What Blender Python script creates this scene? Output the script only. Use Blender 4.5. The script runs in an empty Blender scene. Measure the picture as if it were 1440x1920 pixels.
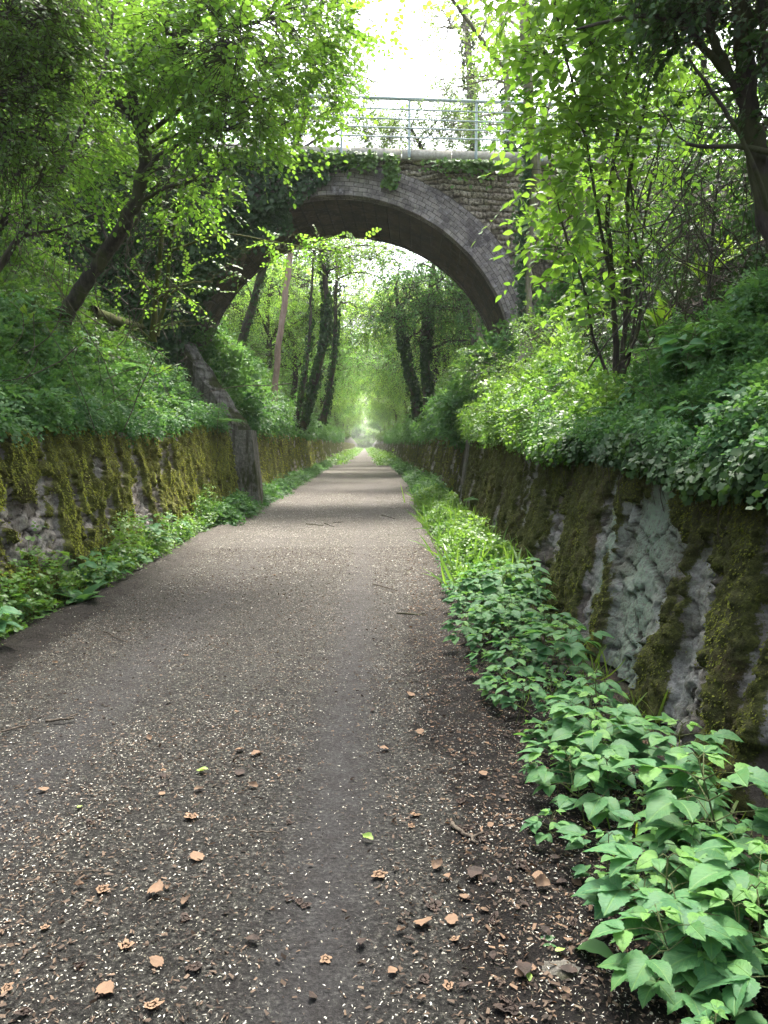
import bpy, math, numpy as np
from mathutils import Vector
sc = bpy.context.scene
R = math.radians
rng = np.random.default_rng(11)
# ------------------------------------------------------------------ camera
F = 1450.0; CH = 1.6
PITCH = math.atan(125 / F); YAW = math.atan(35 / F)
cd = bpy.data.cameras.new("camera"); cam = bpy.data.objects.new("camera", cd)
sc.collection.objects.link(cam); sc.camera = cam
cd.sensor_fit = 'VERTICAL'; cd.sensor_height = 24; cd.lens = F / 1920 * 24
cd.clip_start = 0.05; cd.clip_end = 2000
cam.location = (0, 0, CH); cam.rotation_euler = (math.pi / 2 - PITCH, 0, -YAW)
# ------------------------------------------------------------------ light
SUN_EL, SUN_AZ = R(64), R(17)       # azimuth measured from +Y towards +X
w = bpy.data.worlds.new("World"); sc.world = w; w.use_nodes = True
nt = w.node_tree
sky = nt.nodes.new('ShaderNodeTexSky'); sky.sky_type = 'NISHITA'; sky.sun_disc = False
sky.sun_elevation = SUN_EL; sky.sun_rotation = SUN_AZ
sky.dust_density = 6; sky.air_density = 1.0; sky.ozone_density = 0.6
hs = nt.nodes.new('ShaderNodeHueSaturation'); hs.inputs['Saturation'].default_value = 0.6
bg = nt.nodes['Background']; bg.inputs['Strength'].default_value = 0.15
nt.links.new(sky.outputs[0], hs.inputs['Color']); nt.links.new(hs.outputs[0], bg.inputs[0])
sl = bpy.data.lights.new("sun", 'SUN'); so = bpy.data.objects.new("sun", sl); sc.collection.objects.link(so)
sl.energy = 1.5; sl.angle = R(16); sl.color = (1, 0.97, 0.91)
sdir = Vector((math.sin(SUN_AZ) * math.cos(SUN_EL), math.cos(SUN_AZ) * math.cos(SUN_EL), math.sin(SUN_EL)))
so.rotation_euler = (-sdir).to_track_quat('-Z', 'Y').to_euler()
so.location = (0, 0, 60)
vs = sc.view_settings
vs.view_transform = 'Standard'; vs.look = 'None'; vs.gamma = 1; vs.exposure = 2.7
cy = sc.cycles
cy.max_bounces = 7; cy.diffuse_bounces = 3; cy.glossy_bounces = 2; cy.transmission_bounces = 4
cy.transparent_max_bounces = 4; cy.caustics_reflective = False; cy.caustics_refractive = False
cy.use_denoising = True; cy.sample_clamp_indirect = 6

# ------------------------------------------------------------------ helpers
def ray(px, py):
    x = (px - 720) / F; y = (960 - py) / F
    cp, sp = math.cos(PITCH), math.sin(PITCH)
    f = cp + y * sp; u = -sp + y * cp
    return Vector((x * math.cos(YAW) + f * math.sin(YAW), -x * math.sin(YAW) + f * math.cos(YAW), u))
def P(px, py, d):                    # point on the ray of a photo pixel at distance d along Y
    r = ray(px, py); r = r * (d / r.y)
    return np.array((r.x, r.y, r.z + CH))

def nrm(a): return a / np.maximum(np.linalg.norm(a, axis=-1, keepdims=True), 1e-9)
def _h(ix, iy, iz, seed):
    h = (ix.astype(np.int64) * 374761393 + iy.astype(np.int64) * 668265263 + iz.astype(np.int64) * 2147483647 + seed * 974634777) & 0xffffffff
    h = ((h ^ (h >> 13)) * 1274126177) & 0xffffffff
    h = ((h ^ (h >> 16)) * 2246822519) & 0xffffffff
    return ((h ^ (h >> 15)) & 0xffffff) / float(0xffffff)
def vnoise(x, y, z=None, seed=0):
    x = np.asarray(x, float); y = np.asarray(y, float)
    z = np.zeros_like(x) if z is None else np.asarray(z, float)
    ix, iy, iz = np.floor(x), np.floor(y), np.floor(z)
    fx, fy, fz = x - ix, y - iy, z - iz
    fx, fy, fz = [t * t * (3 - 2 * t) for t in (fx, fy, fz)]
    o = 0
    for a in (0, 1):
        for b in (0, 1):
            for c in (0, 1):
                o = o + _h(ix + a, iy + b, iz + c, seed) * (fx if a else 1 - fx) * (fy if b else 1 - fy) * (fz if c else 1 - fz)
    return o
def fbm(x, y, z=None, seed=0, oct=4):
    s = 0; a = 0.5; t = 0; f = 1.0
    for i in range(oct):
        s = s + a * vnoise(np.asarray(x) * f, np.asarray(y) * f, None if z is None else np.asarray(z) * f, seed + i * 17)
        t += a; a *= .5; f *= 2.03
    return s / t
def voronoi(x, y, seed=0, jit=.85):
    ix, iy = np.floor(x), np.floor(y)
    f1 = np.full(x.shape, 9.); f2 = np.full(x.shape, 9.); cid = np.zeros(x.shape)
    z = np.zeros_like(x)
    for a in (-1, 0, 1):
        for b in (-1, 0, 1):
            cx, cy_ = ix + a, iy + b
            px = cx + .5 + jit * (_h(cx, cy_, z, seed) - .5); py = cy_ + .5 + jit * (_h(cx, cy_, z, seed + 5) - .5)
            d = np.hypot(x - px, y - py)
            m = d < f1
            f2 = np.where(m, f1, np.minimum(f2, d)); f1 = np.where(m, d, f1)
            cid = np.where(m, _h(cx, cy_, z, seed + 9), cid)
    return f1, f2, cid
def sstep(a, b, x):
    t = np.clip((x - a) / (b - a), 0, 1); return t * t * (3 - 2 * t)

def tag(o, label=None, cat=None, group=None, kind=None):
    if label: o['label'] = label
    if cat: o['category'] = cat
    if group: o['group'] = group
    if kind: o['kind'] = kind
    return o
def empty(name, loc=(0, 0, 0), rz=0):
    o = bpy.data.objects.new(name, None); sc.collection.objects.link(o)
    o.location = loc; o.rotation_euler = (0, 0, rz); o.empty_display_size = .2
    return o
def copy_tree(o, parent=None):
    c = o.copy(); sc.collection.objects.link(c); c.parent = parent
    for ch in list(o.children): copy_tree(ch, c)
    return c

class MB:
    def __init__(s): s.v = []; s.f = {}; s.a = {}; s.n = 0; s.uv = None
    def add(s, V, faces, **attrs):
        V = np.asarray(V, float).reshape(-1, 3)
        for f in faces:
            f = np.asarray(f, np.int64)
            if f.size: s.f.setdefault(f.shape[1], []).append(f + s.n)
        for k in set(list(s.a) + list(attrs)):
            if k not in s.a: s.a[k] = [np.zeros(s.n)]
            val = attrs.get(k, 0.)
            s.a[k].append(np.broadcast_to(np.asarray(val, float), (len(V),)))
        s.v.append(V); s.n += len(V)
        return s
    def build(s, name, mat, parent=None, smooth=False, origin=None):
        V = np.concatenate(s.v)
        if origin is not None: V = V - np.asarray(origin)
        me = bpy.data.meshes.new(name)
        idx = []; tot = []
        for k, l in s.f.items():
            a = np.concatenate(l); idx.append(a.ravel()); tot.append(np.full(len(a), k))
        idx = np.concatenate(idx); tot = np.concatenate(tot)
        me.vertices.add(len(V)); me.vertices.foreach_set('co', V.astype(np.float32).ravel())
        me.loops.add(len(idx)); me.loops.foreach_set('vertex_index', idx.astype(np.int32))
        me.polygons.add(len(tot))
        me.polygons.foreach_set('loop_start', (np.cumsum(tot) - tot).astype(np.int32))
        me.polygons.foreach_set('loop_total', tot.astype(np.int32))
        if smooth: me.polygons.foreach_set('use_smooth', np.ones(len(tot), bool))
        me.update(calc_edges=True)
        for k, l in s.a.items():
            at = me.attributes.new(k, 'FLOAT', 'POINT'); at.data.foreach_set('value', np.concatenate(l).astype(np.float32))
        if mat: me.materials.append(mat)
        o = bpy.data.objects.new(name, me); sc.collection.objects.link(o)
        if parent: o.parent = parent
        return o
def gridfaces(nu, nv):
    i = np.arange(nu - 1)[:, None] * nv + np.arange(nv - 1)[None]
    i = i.ravel()
    return np.stack([i, i + nv, i + nv + 1, i + 1], 1)
def tubes(mb, pts, rad, sides=4, **attrs):
    pts = np.asarray(pts, float); N, K, _ = pts.shape
    rad = np.broadcast_to(np.asarray(rad, float), (N, K)) if np.ndim(rad) < 2 or np.shape(rad) != (N, K) else np.asarray(rad)
    t = nrm(np.gradient(pts, axis=1))
    mean = nrm(pts[:, -1] - pts[:, 0] + 1e-6)
    ref = np.zeros((N, 3)); ref[np.arange(N), np.argmin(np.abs(mean), 1)] = 1
    a = nrm(np.cross(t, ref[:, None])); b = np.cross(t, a)
    th = np.arange(sides) * 2 * math.pi / sides
    V = pts[:, :, None] + rad[:, :, None, None] * (np.cos(th)[None, None, :, None] * a[:, :, None] + np.sin(th)[None, None, :, None] * b[:, :, None])
    j = np.arange(sides); k = np.arange(K - 1)
    q = np.stack([k[:, None] * sides + j, k[:, None] * sides + (j + 1) % sides, (k[:, None] + 1) * sides + (j + 1) % sides, (k[:, None] + 1) * sides + j], -1).reshape(-1, 4)
    Fq = (q[None] + (np.arange(N) * K * sides)[:, None, None]).reshape(-1, 4)
    cap = (np.arange(sides)[None] + (np.arange(N) * K * sides)[:, None] + (K - 1) * sides)
    at = {k_: (np.repeat(np.asarray(v_, float), K * sides) if np.ndim(v_) else v_) for k_, v_ in attrs.items()}
    mb.add(V.reshape(-1, 3), [Fq, cap], **at)
def spline(pts, n):
    pts = np.asarray(pts, float); m = len(pts)
    e = np.vstack([2 * pts[0] - pts[1], pts, 2 * pts[-1] - pts[-2]])
    t = np.linspace(0, m - 1 - 1e-6, n); i = t.astype(int); f = (t - i)[:, None]
    p0, p1, p2, p3 = e[i], e[i + 1], e[i + 2], e[i + 3]
    return .5 * (2 * p1 + (p2 - p0) * f + (2 * p0 - 5 * p1 + 4 * p2 - p3) * f ** 2 + (3 * p1 - p0 - 3 * p2 + p3) * f ** 3)
def box(mb, lo, hi, **at):
    x0, y0, z0 = lo; x1, y1, z1 = hi
    V = [(x0, y0, z0), (x1, y0, z0), (x1, y1, z0), (x0, y1, z0), (x0, y0, z1), (x1, y0, z1), (x1, y1, z1), (x0, y1, z1)]
    mb.add(V, [[(0, 3, 2, 1), (4, 5, 6, 7), (0, 1, 5, 4), (1, 2, 6, 5), (2, 3, 7, 6), (3, 0, 4, 7)]], **at)

# leaf templates: (verts, faces); y is along the leaf, unit length
T_SIMPLE = (np.array([(0, 0, 0), (-.27, .42, .07), (0, 1, -.08), (.27, .42, .07), (0, .45, 0)]), [np.array([(0, 4, 1), (4, 2, 1), (0, 3, 4), (3, 2, 4)])])
T_ROUND = (np.array([(0, 0, 0), (0, .36, .0), (0, .7, -.02), (0, 1, -.09), (-.36, .3, .07), (-.33, .68, .04), (.36, .3, .07), (.33, .68, .04)]),
           [np.array([(0, 1, 4), (2, 3, 5), (0, 6, 1), (2, 7, 3)]), np.array([(1, 2, 5, 4), (1, 6, 7, 2)])])
T_OVAL = (np.array([(0, 0, 0), (0, .3, .0), (0, .66, -.02), (0, 1, -.12), (-.25, .3, .06), (-.21, .62, .04), (.25, .3, .06), (.21, .62, .04)]), T_ROUND[1])
T_IVY = (np.array([(0, 0.05, 0), (-.42, -.05, .02), (-.3, .35, .05), (-.5, .5, .0), (0, 1, -.05), (.5, .5, 0), (.3, .35, .05), (.42, -.05, .02), (0, .4, 0)]),
         [np.array([(0, 8, 1), (8, 2, 1), (2, 8, 3), (8, 4, 3), (0, 7, 8), (8, 7, 6), (6, 5, 8), (8, 5, 4)])])
T_CHIP = (np.array([(-.3, 0, 0), (.3, .1, .05), (.25, 1, 0), (-.25, .85, .12)]), [np.array([(0, 1, 2, 3)])])
def big_leaf(n=9, width=.36, serr=.07, droop=.25, peak=.36):
    V = []; rows = []
    for i in range(n + 1):
        t = i / n
        wd = width * (math.sin(math.pi * min(1, t / peak / 2)) if t < peak else math.cos(math.pi / 2 * ((t - peak) / (1 - peak)) ** 1.25))
        wd = max(wd, 0.0)
        z = .05 * math.sin(t * 3) - droop * t * t
        rows.append(len(V)); sr = serr * width * (1 if i % 2 else -1) if 0 < i < n else 0
        V += [(-(wd + sr), t - .03 * (i % 2), z + .22 * wd + .01 * (i % 2)), (-wd * .5, t + .02, z + .14 * wd), (0, t, z), (wd * .5, t + .02, z + .14 * wd), (wd + sr, t - .03 * (i % 2), z + .22 * wd)]
    Fq = [(5 * i + j, 5 * i + j + 1, 5 * i + j + 6, 5 * i + j + 5) for i in range(n) for j in range(4)]
    return np.array(V), [np.array(Fq)]
T_BIG = big_leaf(14, .34, .07, .16); T_BIGN = big_leaf(8, .26, .06, .3, .38)
T_STRAP = big_leaf(8, .10, 0, .35, .5)
T_BLADE = (np.array([(-.03, 0, 0), (.03, 0, 0), (-.025, .4, .0), (.025, .4, 0), (-.018, .75, -.1), (.018, .75, -.1), (0, 1, -.28)]), [np.array([(0, 1, 3, 2), (2, 3, 5, 4)]), np.array([(4, 5, 6)])])

def leaves(mb, T, pos, d, n, size, rnd, wid=None):
    TV, TF = T; N = len(pos)
    if N == 0: return
    y = nrm(d); x = nrm(np.cross(y, n)); z = np.cross(x, y)
    size = np.broadcast_to(np.asarray(size, float), (N,))[:, None, None]
    wd = 1. if wid is None else np.asarray(wid)[:, None, None]
    V = pos[:, None] + size * (TV[None, :, 0, None] * x[:, None] * wd + TV[None, :, 1, None] * y[:, None] + TV[None, :, 2, None] * z[:, None])
    k = len(TV); off = (np.arange(N) * k)[:, None, None]
    rnd = np.broadcast_to(np.asarray(rnd, float), (N,))
    mb.add(V.reshape(-1, 3), [(f[None] + off).reshape(-1, f.shape[1]) for f in TF], rnd=np.repeat(rnd, k),
           along=np.tile(TV[:, 1], N), side=np.tile(TV[:, 0], N))
def rdir(n, up=0., spread=1.):
    v = rng.normal(size=(n, 3)) * spread; v[:, 2] += up; return nrm(v)

def spray_leaves(mb, wood, O, D, L, m, T, size, droop=.3, tilt=.35, rbase=None, twig_r=.004):
    """leafy twigs: O origins, D directions; m alternating leaves per twig, held nearly flat"""
    N = len(O)
    if N == 0: return
    D = nrm(D); up = np.array([0, 0, 1.]) + rng.normal(size=(N, 3)) * tilt; up = nrm(up - D * (up * D).sum(1, keepdims=True))
    S = np.cross(D, up)
    L = np.broadcast_to(np.asarray(L, float), (N,)) * rng.uniform(.7, 1.3, N)
    t = np.linspace(.12, 1, m)[None] * np.ones((N, 1))
    axis = O[:, None] + D[:, None] * (t * L[:, None])[..., None] - np.array([0, 0, 1.]) * (droop * L[:, None] * t ** 2)[..., None]
    sgn = np.where(np.arange(m) % 2, 1., -1.)[None] * np.ones((N, 1)); sgn[:, -1] = 0
    ld = D[:, None] * .6 + S[:, None] * sgn[..., None] * .9 + rng.normal(size=(N, m, 3)) * .2
    ld[..., 2] -= droop * .5
    ln = up[:, None] + rng.normal(size=(N, m, 3)) * .28
    rb = rng.uniform(0, 1, N) if rbase is None else rbase
    rr = np.clip(rb[:, None] * .7 + rng.uniform(0, .3, (N, m)), 0, 1)
    sz = size * rng.uniform(.6, 1.2, (N, m)) * (1 - .25 * t)
    leaves(mb, T, axis.reshape(-1, 3), ld.reshape(-1, 3), ln.reshape(-1, 3), sz.ravel(), rr.ravel())
    if wood is not None:
        tt = np.linspace(0, 1, 3)
        pts = O[:, None] + D[:, None] * (tt[None] * L[:, None])[..., None] - np.array([0, 0, 1.]) * (droop * L[:, None] * tt ** 2)[..., None]
        tubes(wood, pts, np.broadcast_to(twig_r * np.array([1, .8, .4]), (N, 3)), 3)

# ------------------------------------------------------------------ materials
def newmat(name):
    m = bpy.data.materials.new(name); m.use_nodes = True; nt = m.node_tree
    for n in list(nt.nodes): nt.nodes.remove(n)
    out = nt.nodes.new('ShaderNodeOutputMaterial'); return m, nt, out
def N(nt, t, **kw):
    n = nt.nodes.new(t)
    for k, v in kw.items(): setattr(n, k, v)
    return n
def ramp(nt, fac, stops):
    r = N(nt, 'ShaderNodeValToRGB'); cr = r.color_ramp
    while len(cr.elements) < len(stops): cr.elements.new(.5)
    for e, (p, c) in zip(cr.elements, stops): e.position = p; e.color = (*c, 1)
    nt.links.new(fac, r.inputs[0]); return r.outputs[0]
def attr(nt, name):
    a = N(nt, 'ShaderNodeAttribute'); a.attribute_name = name; return a.outputs['Fac']
def noise(nt, scale, detail=4, rough=.6, vec=None, mapscale=None):
    tc = N(nt, 'ShaderNodeTexCoord'); v = tc.outputs['Object'] if vec is None else vec
    if mapscale:
        mp = N(nt, 'ShaderNodeMapping'); mp.inputs['Scale'].default_value = mapscale; nt.links.new(v, mp.inputs[0]); v = mp.outputs[0]
    n = N(nt, 'ShaderNodeTexNoise'); n.inputs['Scale'].default_value = scale; n.inputs['Detail'].default_value = detail; n.inputs['Roughness'].default_value = rough
    nt.links.new(v, n.inputs[0]); return n.outputs['Fac']
def mixc(nt, fac, a, b, bt='MIX'):
    m = N(nt, 'ShaderNodeMix', data_type='RGBA', blend_type=bt)
    for sck, val in ((m.inputs[0], fac), (m.inputs[6], a), (m.inputs[7], b)):
        if hasattr(val, 'links'): nt.links.new(val, sck)
        else: sck.default_value = val if not isinstance(val, tuple) else (*val, 1)[:4]
    return m.outputs[2]
def math_(nt, op, a, b=0., c=None, clamp=False):
    m = N(nt, 'ShaderNodeMath', operation=op); m.use_clamp = clamp
    for i, val in enumerate([a, b] + ([c] if c is not None else [])):
        if hasattr(val, 'links'): nt.links.new(val, m.inputs[i])
        else: m.inputs[i].default_value = val
    return m.outputs[0]
def smooth_(nt, x, lo, hi):
    m = N(nt, 'ShaderNodeMapRange'); m.interpolation_type = 'SMOOTHSTEP'
    m.inputs['From Min'].default_value = lo; m.inputs['From Max'].default_value = hi
    nt.links.new(x, m.inputs[0]); return m.outputs[0]
def finish(nt, out, col, rough=.8, bump=None, bstr=.5, bdist=.01, spec=.3, metal=0.):
    b = N(nt, 'ShaderNodeBsdfPrincipled')
    if hasattr(col, 'links'): nt.links.new(col, b.inputs['Base Color'])
    else: b.inputs['Base Color'].default_value = (*col, 1)
    if hasattr(rough, 'links'): nt.links.new(rough, b.inputs['Roughness'])
    else: b.inputs['Roughness'].default_value = rough
    b.inputs['Specular IOR Level'].default_value = spec; b.inputs['Metallic'].default_value = metal
    if bump is not None:
        bn = N(nt, 'ShaderNodeBump'); bn.inputs['Strength'].default_value = bstr; bn.inputs['Distance'].default_value = bdist
        nt.links.new(bump, bn.inputs['Height']); nt.links.new(bn.outputs[0], b.inputs['Normal'])
    nt.links.new(b.outputs[0], out.inputs[0]); return b
def leafmat(name, cols, trans=.45, tcol=None, rough=.42, spec=.45, vein=0.):
    m, nt, out = newmat(name)
    c = ramp(nt, attr(nt, 'rnd'), [(i / (len(cols) - 1), k) for i, k in enumerate(cols)])
    c = mixc(nt, smooth_(nt, noise(nt, .9, 2), .35, .65), c, mixc(nt, .5, c, cols[-1]))
    if vein:
        sd = math_(nt, 'ABSOLUTE', attr(nt, 'side')); 
        wv = math_(nt, 'ADD', math_(nt, 'MULTIPLY', attr(nt, 'along'), 52.), math_(nt, 'MULTIPLY', sd, -60.))
        wv = math_(nt, 'SINE', wv)
        v1 = smooth_(nt, wv, .75, 1.); v2 = math_(nt, 'SUBTRACT', 1., smooth_(nt, sd, .0, .035))
        vv = math_(nt, 'MAXIMUM', math_(nt, 'MULTIPLY', v1, .35), v2)
        c = mixc(nt, math_(nt, 'MULTIPLY', vv, vein), c, (.16, .27, .08))
    if vein:
        n5 = noise(nt, 38, 4, .65); n6 = noise(nt, 150, 2, .6)
        c = mixc(nt, math_(nt, 'MULTIPLY', smooth_(nt, n5, .52, .68), .35), c, (.10, .17, .045))
        c = mixc(nt, math_(nt, 'MULTIPLY', smooth_(nt, n5, .46, .34), .45), c, (.025, .075, .03))
        c = mixc(nt, smooth_(nt, n6, .74, .80), c, (.22, .19, .08))
    b = N(nt, 'ShaderNodeBsdfPrincipled'); nt.links.new(c, b.inputs['Base Color'])
    b.inputs['Roughness'].default_value = rough; b.inputs['Specular IOR Level'].default_value = spec
    if vein:
        bn = N(nt, 'ShaderNodeBump'); bn.inputs['Strength'].default_value = .6; bn.inputs['Distance'].default_value = .003
        nt.links.new(math_(nt, 'SUBTRACT', n5, vv), bn.inputs['Height']); nt.links.new(bn.outputs[0], b.inputs['Normal'])
    t = N(nt, 'ShaderNodeBsdfTranslucent')
    tc = mixc(nt, 1., c, tcol or (2.2, 2.05, 1.15), 'MULTIPLY'); nt.links.new(tc, t.inputs[0])
    mx = N(nt, 'ShaderNodeMixShader'); mx.inputs[0].default_value = trans
    nt.links.new(b.outputs[0], mx.inputs[1]); nt.links.new(t.outputs[0], mx.inputs[2]); nt.links.new(mx.outputs[0], out.inputs[0])
    return m
M = {}
M['leaf_bright'] = leafmat('leaf_bright', [(.04, .11, .018), (.075, .17, .026), (.12, .22, .04)], .52)
M['leaf_mid'] = leafmat('leaf_mid', [(.03, .075, .014), (.05, .11, .02), (.075, .15, .025)], .45)
M['leaf_dark'] = leafmat('leaf_dark', [(.014, .04, .014), (.026, .065, .02), (.045, .10, .026)], .4)
M['leaf_ivy'] = leafmat('leaf_ivy', [(.012, .035, .012), (.02, .05, .016), (.04, .085, .02)], .22, rough=.55, spec=.3)
M['leaf_herb'] = leafmat('leaf_herb', [(.028, .085, .034), (.045, .12, .042), (.085, .18, .05)], .38, rough=.55, spec=.3)
M['leaf_herbl'] = leafmat('leaf_herbl', [(.05, .13, .026), (.08, .175, .034), (.13, .23, .045)], .42)
M['leaf_front'] = leafmat('leaf_front', [(.034, .105, .05), (.055, .155, .07), (.12, .25, .055)], .33, tcol=(2.2, 2.1, 1.1), rough=.55, spec=.25, vein=.45)
M['leaf_far'] = leafmat('leaf_far', [(.05, .13, .04), (.075, .18, .05), (.11, .22, .065)], .56)
M['leaf_farl'] = leafmat('leaf_farl', [(.08, .18, .04), (.12, .23, .055), (.17, .28, .075)], .6)
M['leaf_pale'] = leafmat('leaf_pale', [(.05, .12, .03), (.09, .16, .04), (.15, .21, .06)], .42, tcol=(2.0, 2.0, 1.2))
M['grass'] = leafmat('grass', [(.05, .12, .015), (.09, .18, .02), (.16, .24, .04)], .4)
def barkmat(name, c1, c2, c3, sc_=6, moss=0.):
    m, nt, out = newmat(name)
    n = noise(nt, sc_, 6, .7, mapscale=(1, 1, .25)); n2 = noise(nt, 2.2, 3)
    c = ramp(nt, n, [(.3, c1), (.5, c2), (.72, c3)])
    if moss: c = mixc(nt, math_(nt, 'MULTIPLY', smooth_(nt, n2, .45, .6), moss), c, (.07, .09, .015))
    finish(nt, out, c, .9, n, .9, .03); return m
M['bark_dark'] = barkmat('bark_dark', (.018, .014, .012), (.045, .036, .03), (.09, .075, .06), 14, .4)
M['bark_pale'] = barkmat('bark_pale', (.10, .085, .06), (.2, .17, .13), (.36, .33, .27), 9, .5)
M['bark_pink'] = barkmat('bark_pink', (.17, .12, .09), (.27, .19, .145), (.38, .29, .23), 8)
M['bark_moss'] = barkmat('bark_moss', (.03, .03, .01), (.06, .065, .015), (.12, .11, .03), 16, .8)
M['twig'] = barkmat('twig', (.035, .028, .02), (.07, .056, .042), (.15, .125, .095), 20)
M['stem'] = barkmat('stem', (.05, .06, .02), (.07, .09, .03), (.10, .09, .05), 20)
def flat(name, col, rough=.8, var=.3, scale=20, spec=.3, metal=0):
    m, nt, out = newmat(name)
    n = noise(nt, scale, 4)
    c = ramp(nt, n, [(.3, tuple(k * (1 - var) for k in col)), (.7, tuple(min(1, k * (1 + var)) for k in col))])
    finish(nt, out, c, rough, n, .3, .005, spec, metal); return m
M['rail'] = flat('rail_paint', (.29, .35, .345), .5, .15, 30)
M['coping'] = None
def groundmat():
    m, nt, out = newmat('path_surface')
    soil = attr(nt, 'soil'); track = attr(nt, 'track'); far = attr(nt, 'far')
    n1 = noise(nt, 1.3, 5, .65); n2 = noise(nt, 60, 6, .75); n3 = noise(nt, 9, 4, .7); n4 = noise(nt, 260, 2, .6)
    sp = ramp(nt, n2, [(.38, (.004, .004, .0035)), (.46, (.014, .0138, .012)), (.55, (.034, .0335, .029)), (.63, (.12, .115, .098))])
    fine = ramp(nt, n2, [(.36, (.022, .0215, .0215)), (.64, (.06, .058, .058))])
    c = mixc(nt, math_(nt, 'MULTIPLY', track, .85), sp, fine)
    c = mixc(nt, math_(nt, 'MULTIPLY', smooth_(nt, n3, .42, .66), .45), c, (.022, .019, .018))
    sl_ = ramp(nt, n2, [(.36, (.003, .0027, .0024)), (.52, (.008, .0068, .0058)), (.70, (.032, .026, .021))])
    s2 = math_(nt, 'ADD', soil, math_(nt, 'MULTIPLY', math_(nt, 'SUBTRACT', n3, .5), 1.3))
    c = mixc(nt, smooth_(nt, s2, .35, .65), c, sl_)
    # distance tone: petals and pale grit, plus near canopy shade painted into the colour
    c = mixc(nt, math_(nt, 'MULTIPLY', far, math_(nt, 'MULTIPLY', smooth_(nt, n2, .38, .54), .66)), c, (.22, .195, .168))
    c = mixc(nt, math_(nt, 'MULTIPLY', smooth_(nt, n1, .5, .75), .25), c, (.022, .019, .016))
    h = math_(nt, 'ADD', math_(nt, 'MULTIPLY', n2, 2.), math_(nt, 'MULTIPLY', n3, 1.))
    finish(nt, out, c, ramp(nt, n3, [(.3, (.72,) * 3), (.7, (.98,) * 3)]), h, 1., .014, .16); return m
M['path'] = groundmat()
def soilmat():
    m, nt, out = newmat('bank_soil')
    n = noise(nt, 18, 6, .7); n2 = noise(nt, 1.2, 3)
    c = ramp(nt, n, [(.3, (.012, .010, .008)), (.5, (.03, .024, .018)), (.7, (.075, .055, .035))])
    c = mixc(nt, smooth_(nt, n2, .5, .62), c, (.03, .045, .012))
    finish(nt, out, c, .95, n, .8, .03); return m
M['soil'] = soilmat()
def wallmat(name, s1, s2, m1, m2, m3):
    m, nt, out = newmat(name)
    moss = attr(nt, 'moss'); cell = attr(nt, 'cell'); crev = attr(nt, 'crev'); lich = attr(nt, 'lich')
    nf = noise(nt, 45, 6, .75); nm = noise(nt, 7, 5, .7); nb = noise(nt, 2.1, 4, .6)
    st = mixc(nt, cell, s1, s2)
    st = mixc(nt, smooth_(nt, nf, .35, .62), mixc(nt, .55, st, (.06, .05, .045)), st)
    st = mixc(nt, math_(nt, 'MULTIPLY', smooth_(nt, nm, .44, .68), .75), st, (.075, .056, .04))
    st = mixc(nt, math_(nt, 'MULTIPLY', lich, smooth_(nt, nf, .36, .55)), st, (.21, .27, .20))
    st = mixc(nt, crev, st, (.03, .024, .018))
    mo = ramp(nt, nf, [(.3, m1), (.5, m2), (.72, m3)])
    mo = mixc(nt, smooth_(nt, nm, .45, .7), mo, mixc(nt, .75, mo, m1))
    mo = mixc(nt, math_(nt, 'MULTIPLY', smooth_(nt, nb, .52, .7), .6), mo, (.045, .03, .016))
    f = math_(nt, 'ADD', moss, math_(nt, 'MULTIPLY', math_(nt, 'SUBTRACT', nf, .5), 1.2))
    c = mixc(nt, smooth_(nt, f, .4, .6), st, mo)
    finish(nt, out, c, .92, math_(nt, 'ADD', nf, nm), 1., .02, .2); return m
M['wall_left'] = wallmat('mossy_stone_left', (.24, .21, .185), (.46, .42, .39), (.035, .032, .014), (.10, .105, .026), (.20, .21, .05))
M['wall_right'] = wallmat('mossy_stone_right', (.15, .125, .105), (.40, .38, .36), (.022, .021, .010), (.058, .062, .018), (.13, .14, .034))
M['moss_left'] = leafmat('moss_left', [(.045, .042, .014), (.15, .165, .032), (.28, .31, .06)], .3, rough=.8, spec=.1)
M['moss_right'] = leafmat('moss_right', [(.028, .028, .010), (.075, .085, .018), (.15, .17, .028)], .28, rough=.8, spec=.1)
def masonry(name, ca, cb, dark, sx, sy, cm=(.05, .042, .035), eff=.75):
    m, nt, out = newmat(name)
    uv = N(nt, 'ShaderNodeCombineXYZ'); nt.links.new(attr(nt, 'uu'), uv.inputs[0]); nt.links.new(attr(nt, 'vv'), uv.inputs[1])
    br = N(nt, 'ShaderNodeTexBrick'); nt.links.new(uv.outputs[0], br.inputs[0])
    br.inputs['Scale'].default_value = 1; br.inputs['Brick Width'].default_value = sx; br.inputs['Row Height'].default_value = sy
    br.inputs['Mortar Size'].default_value = min(sx, sy) * .07; br.inputs['Mortar Smooth'].default_value = .4
    br.inputs['Color1'].default_value = (*ca, 1); br.inputs['Color2'].default_value = (*cb, 1); br.inputs['Mortar'].default_value = (*cm, 1)
    nf = noise(nt, 22, 6, .75); nm = noise(nt, 1.7, 4, .65); nw = noise(nt, 9, 5, .8)
    c = mixc(nt, math_(nt, 'MULTIPLY', smooth_(nt, nm, .4, .62), .75), br.outputs['Color'], dark)
    c = mixc(nt, math_(nt, 'MULTIPLY', smooth_(nt, nw, .52, .66), eff), c, (.38, .34, .36))
    c = mixc(nt, math_(nt, 'MULTIPLY', smooth_(nt, nf, .5, .3), .5), c, (.02, .018, .016))
    h = math_(nt, 'SUBTRACT', nf, math_(nt, 'MULTIPLY', br.outputs['Fac'], .8))
    finish(nt, out, c, .9, h, .8, .02, .2); return m
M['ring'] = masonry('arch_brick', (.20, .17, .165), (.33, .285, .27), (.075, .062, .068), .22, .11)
M['barrel'] = masonry('vault_stone', (.065, .05, .032), (.10, .078, .05), (.03, .024, .018), .55, .32, eff=.22)
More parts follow.
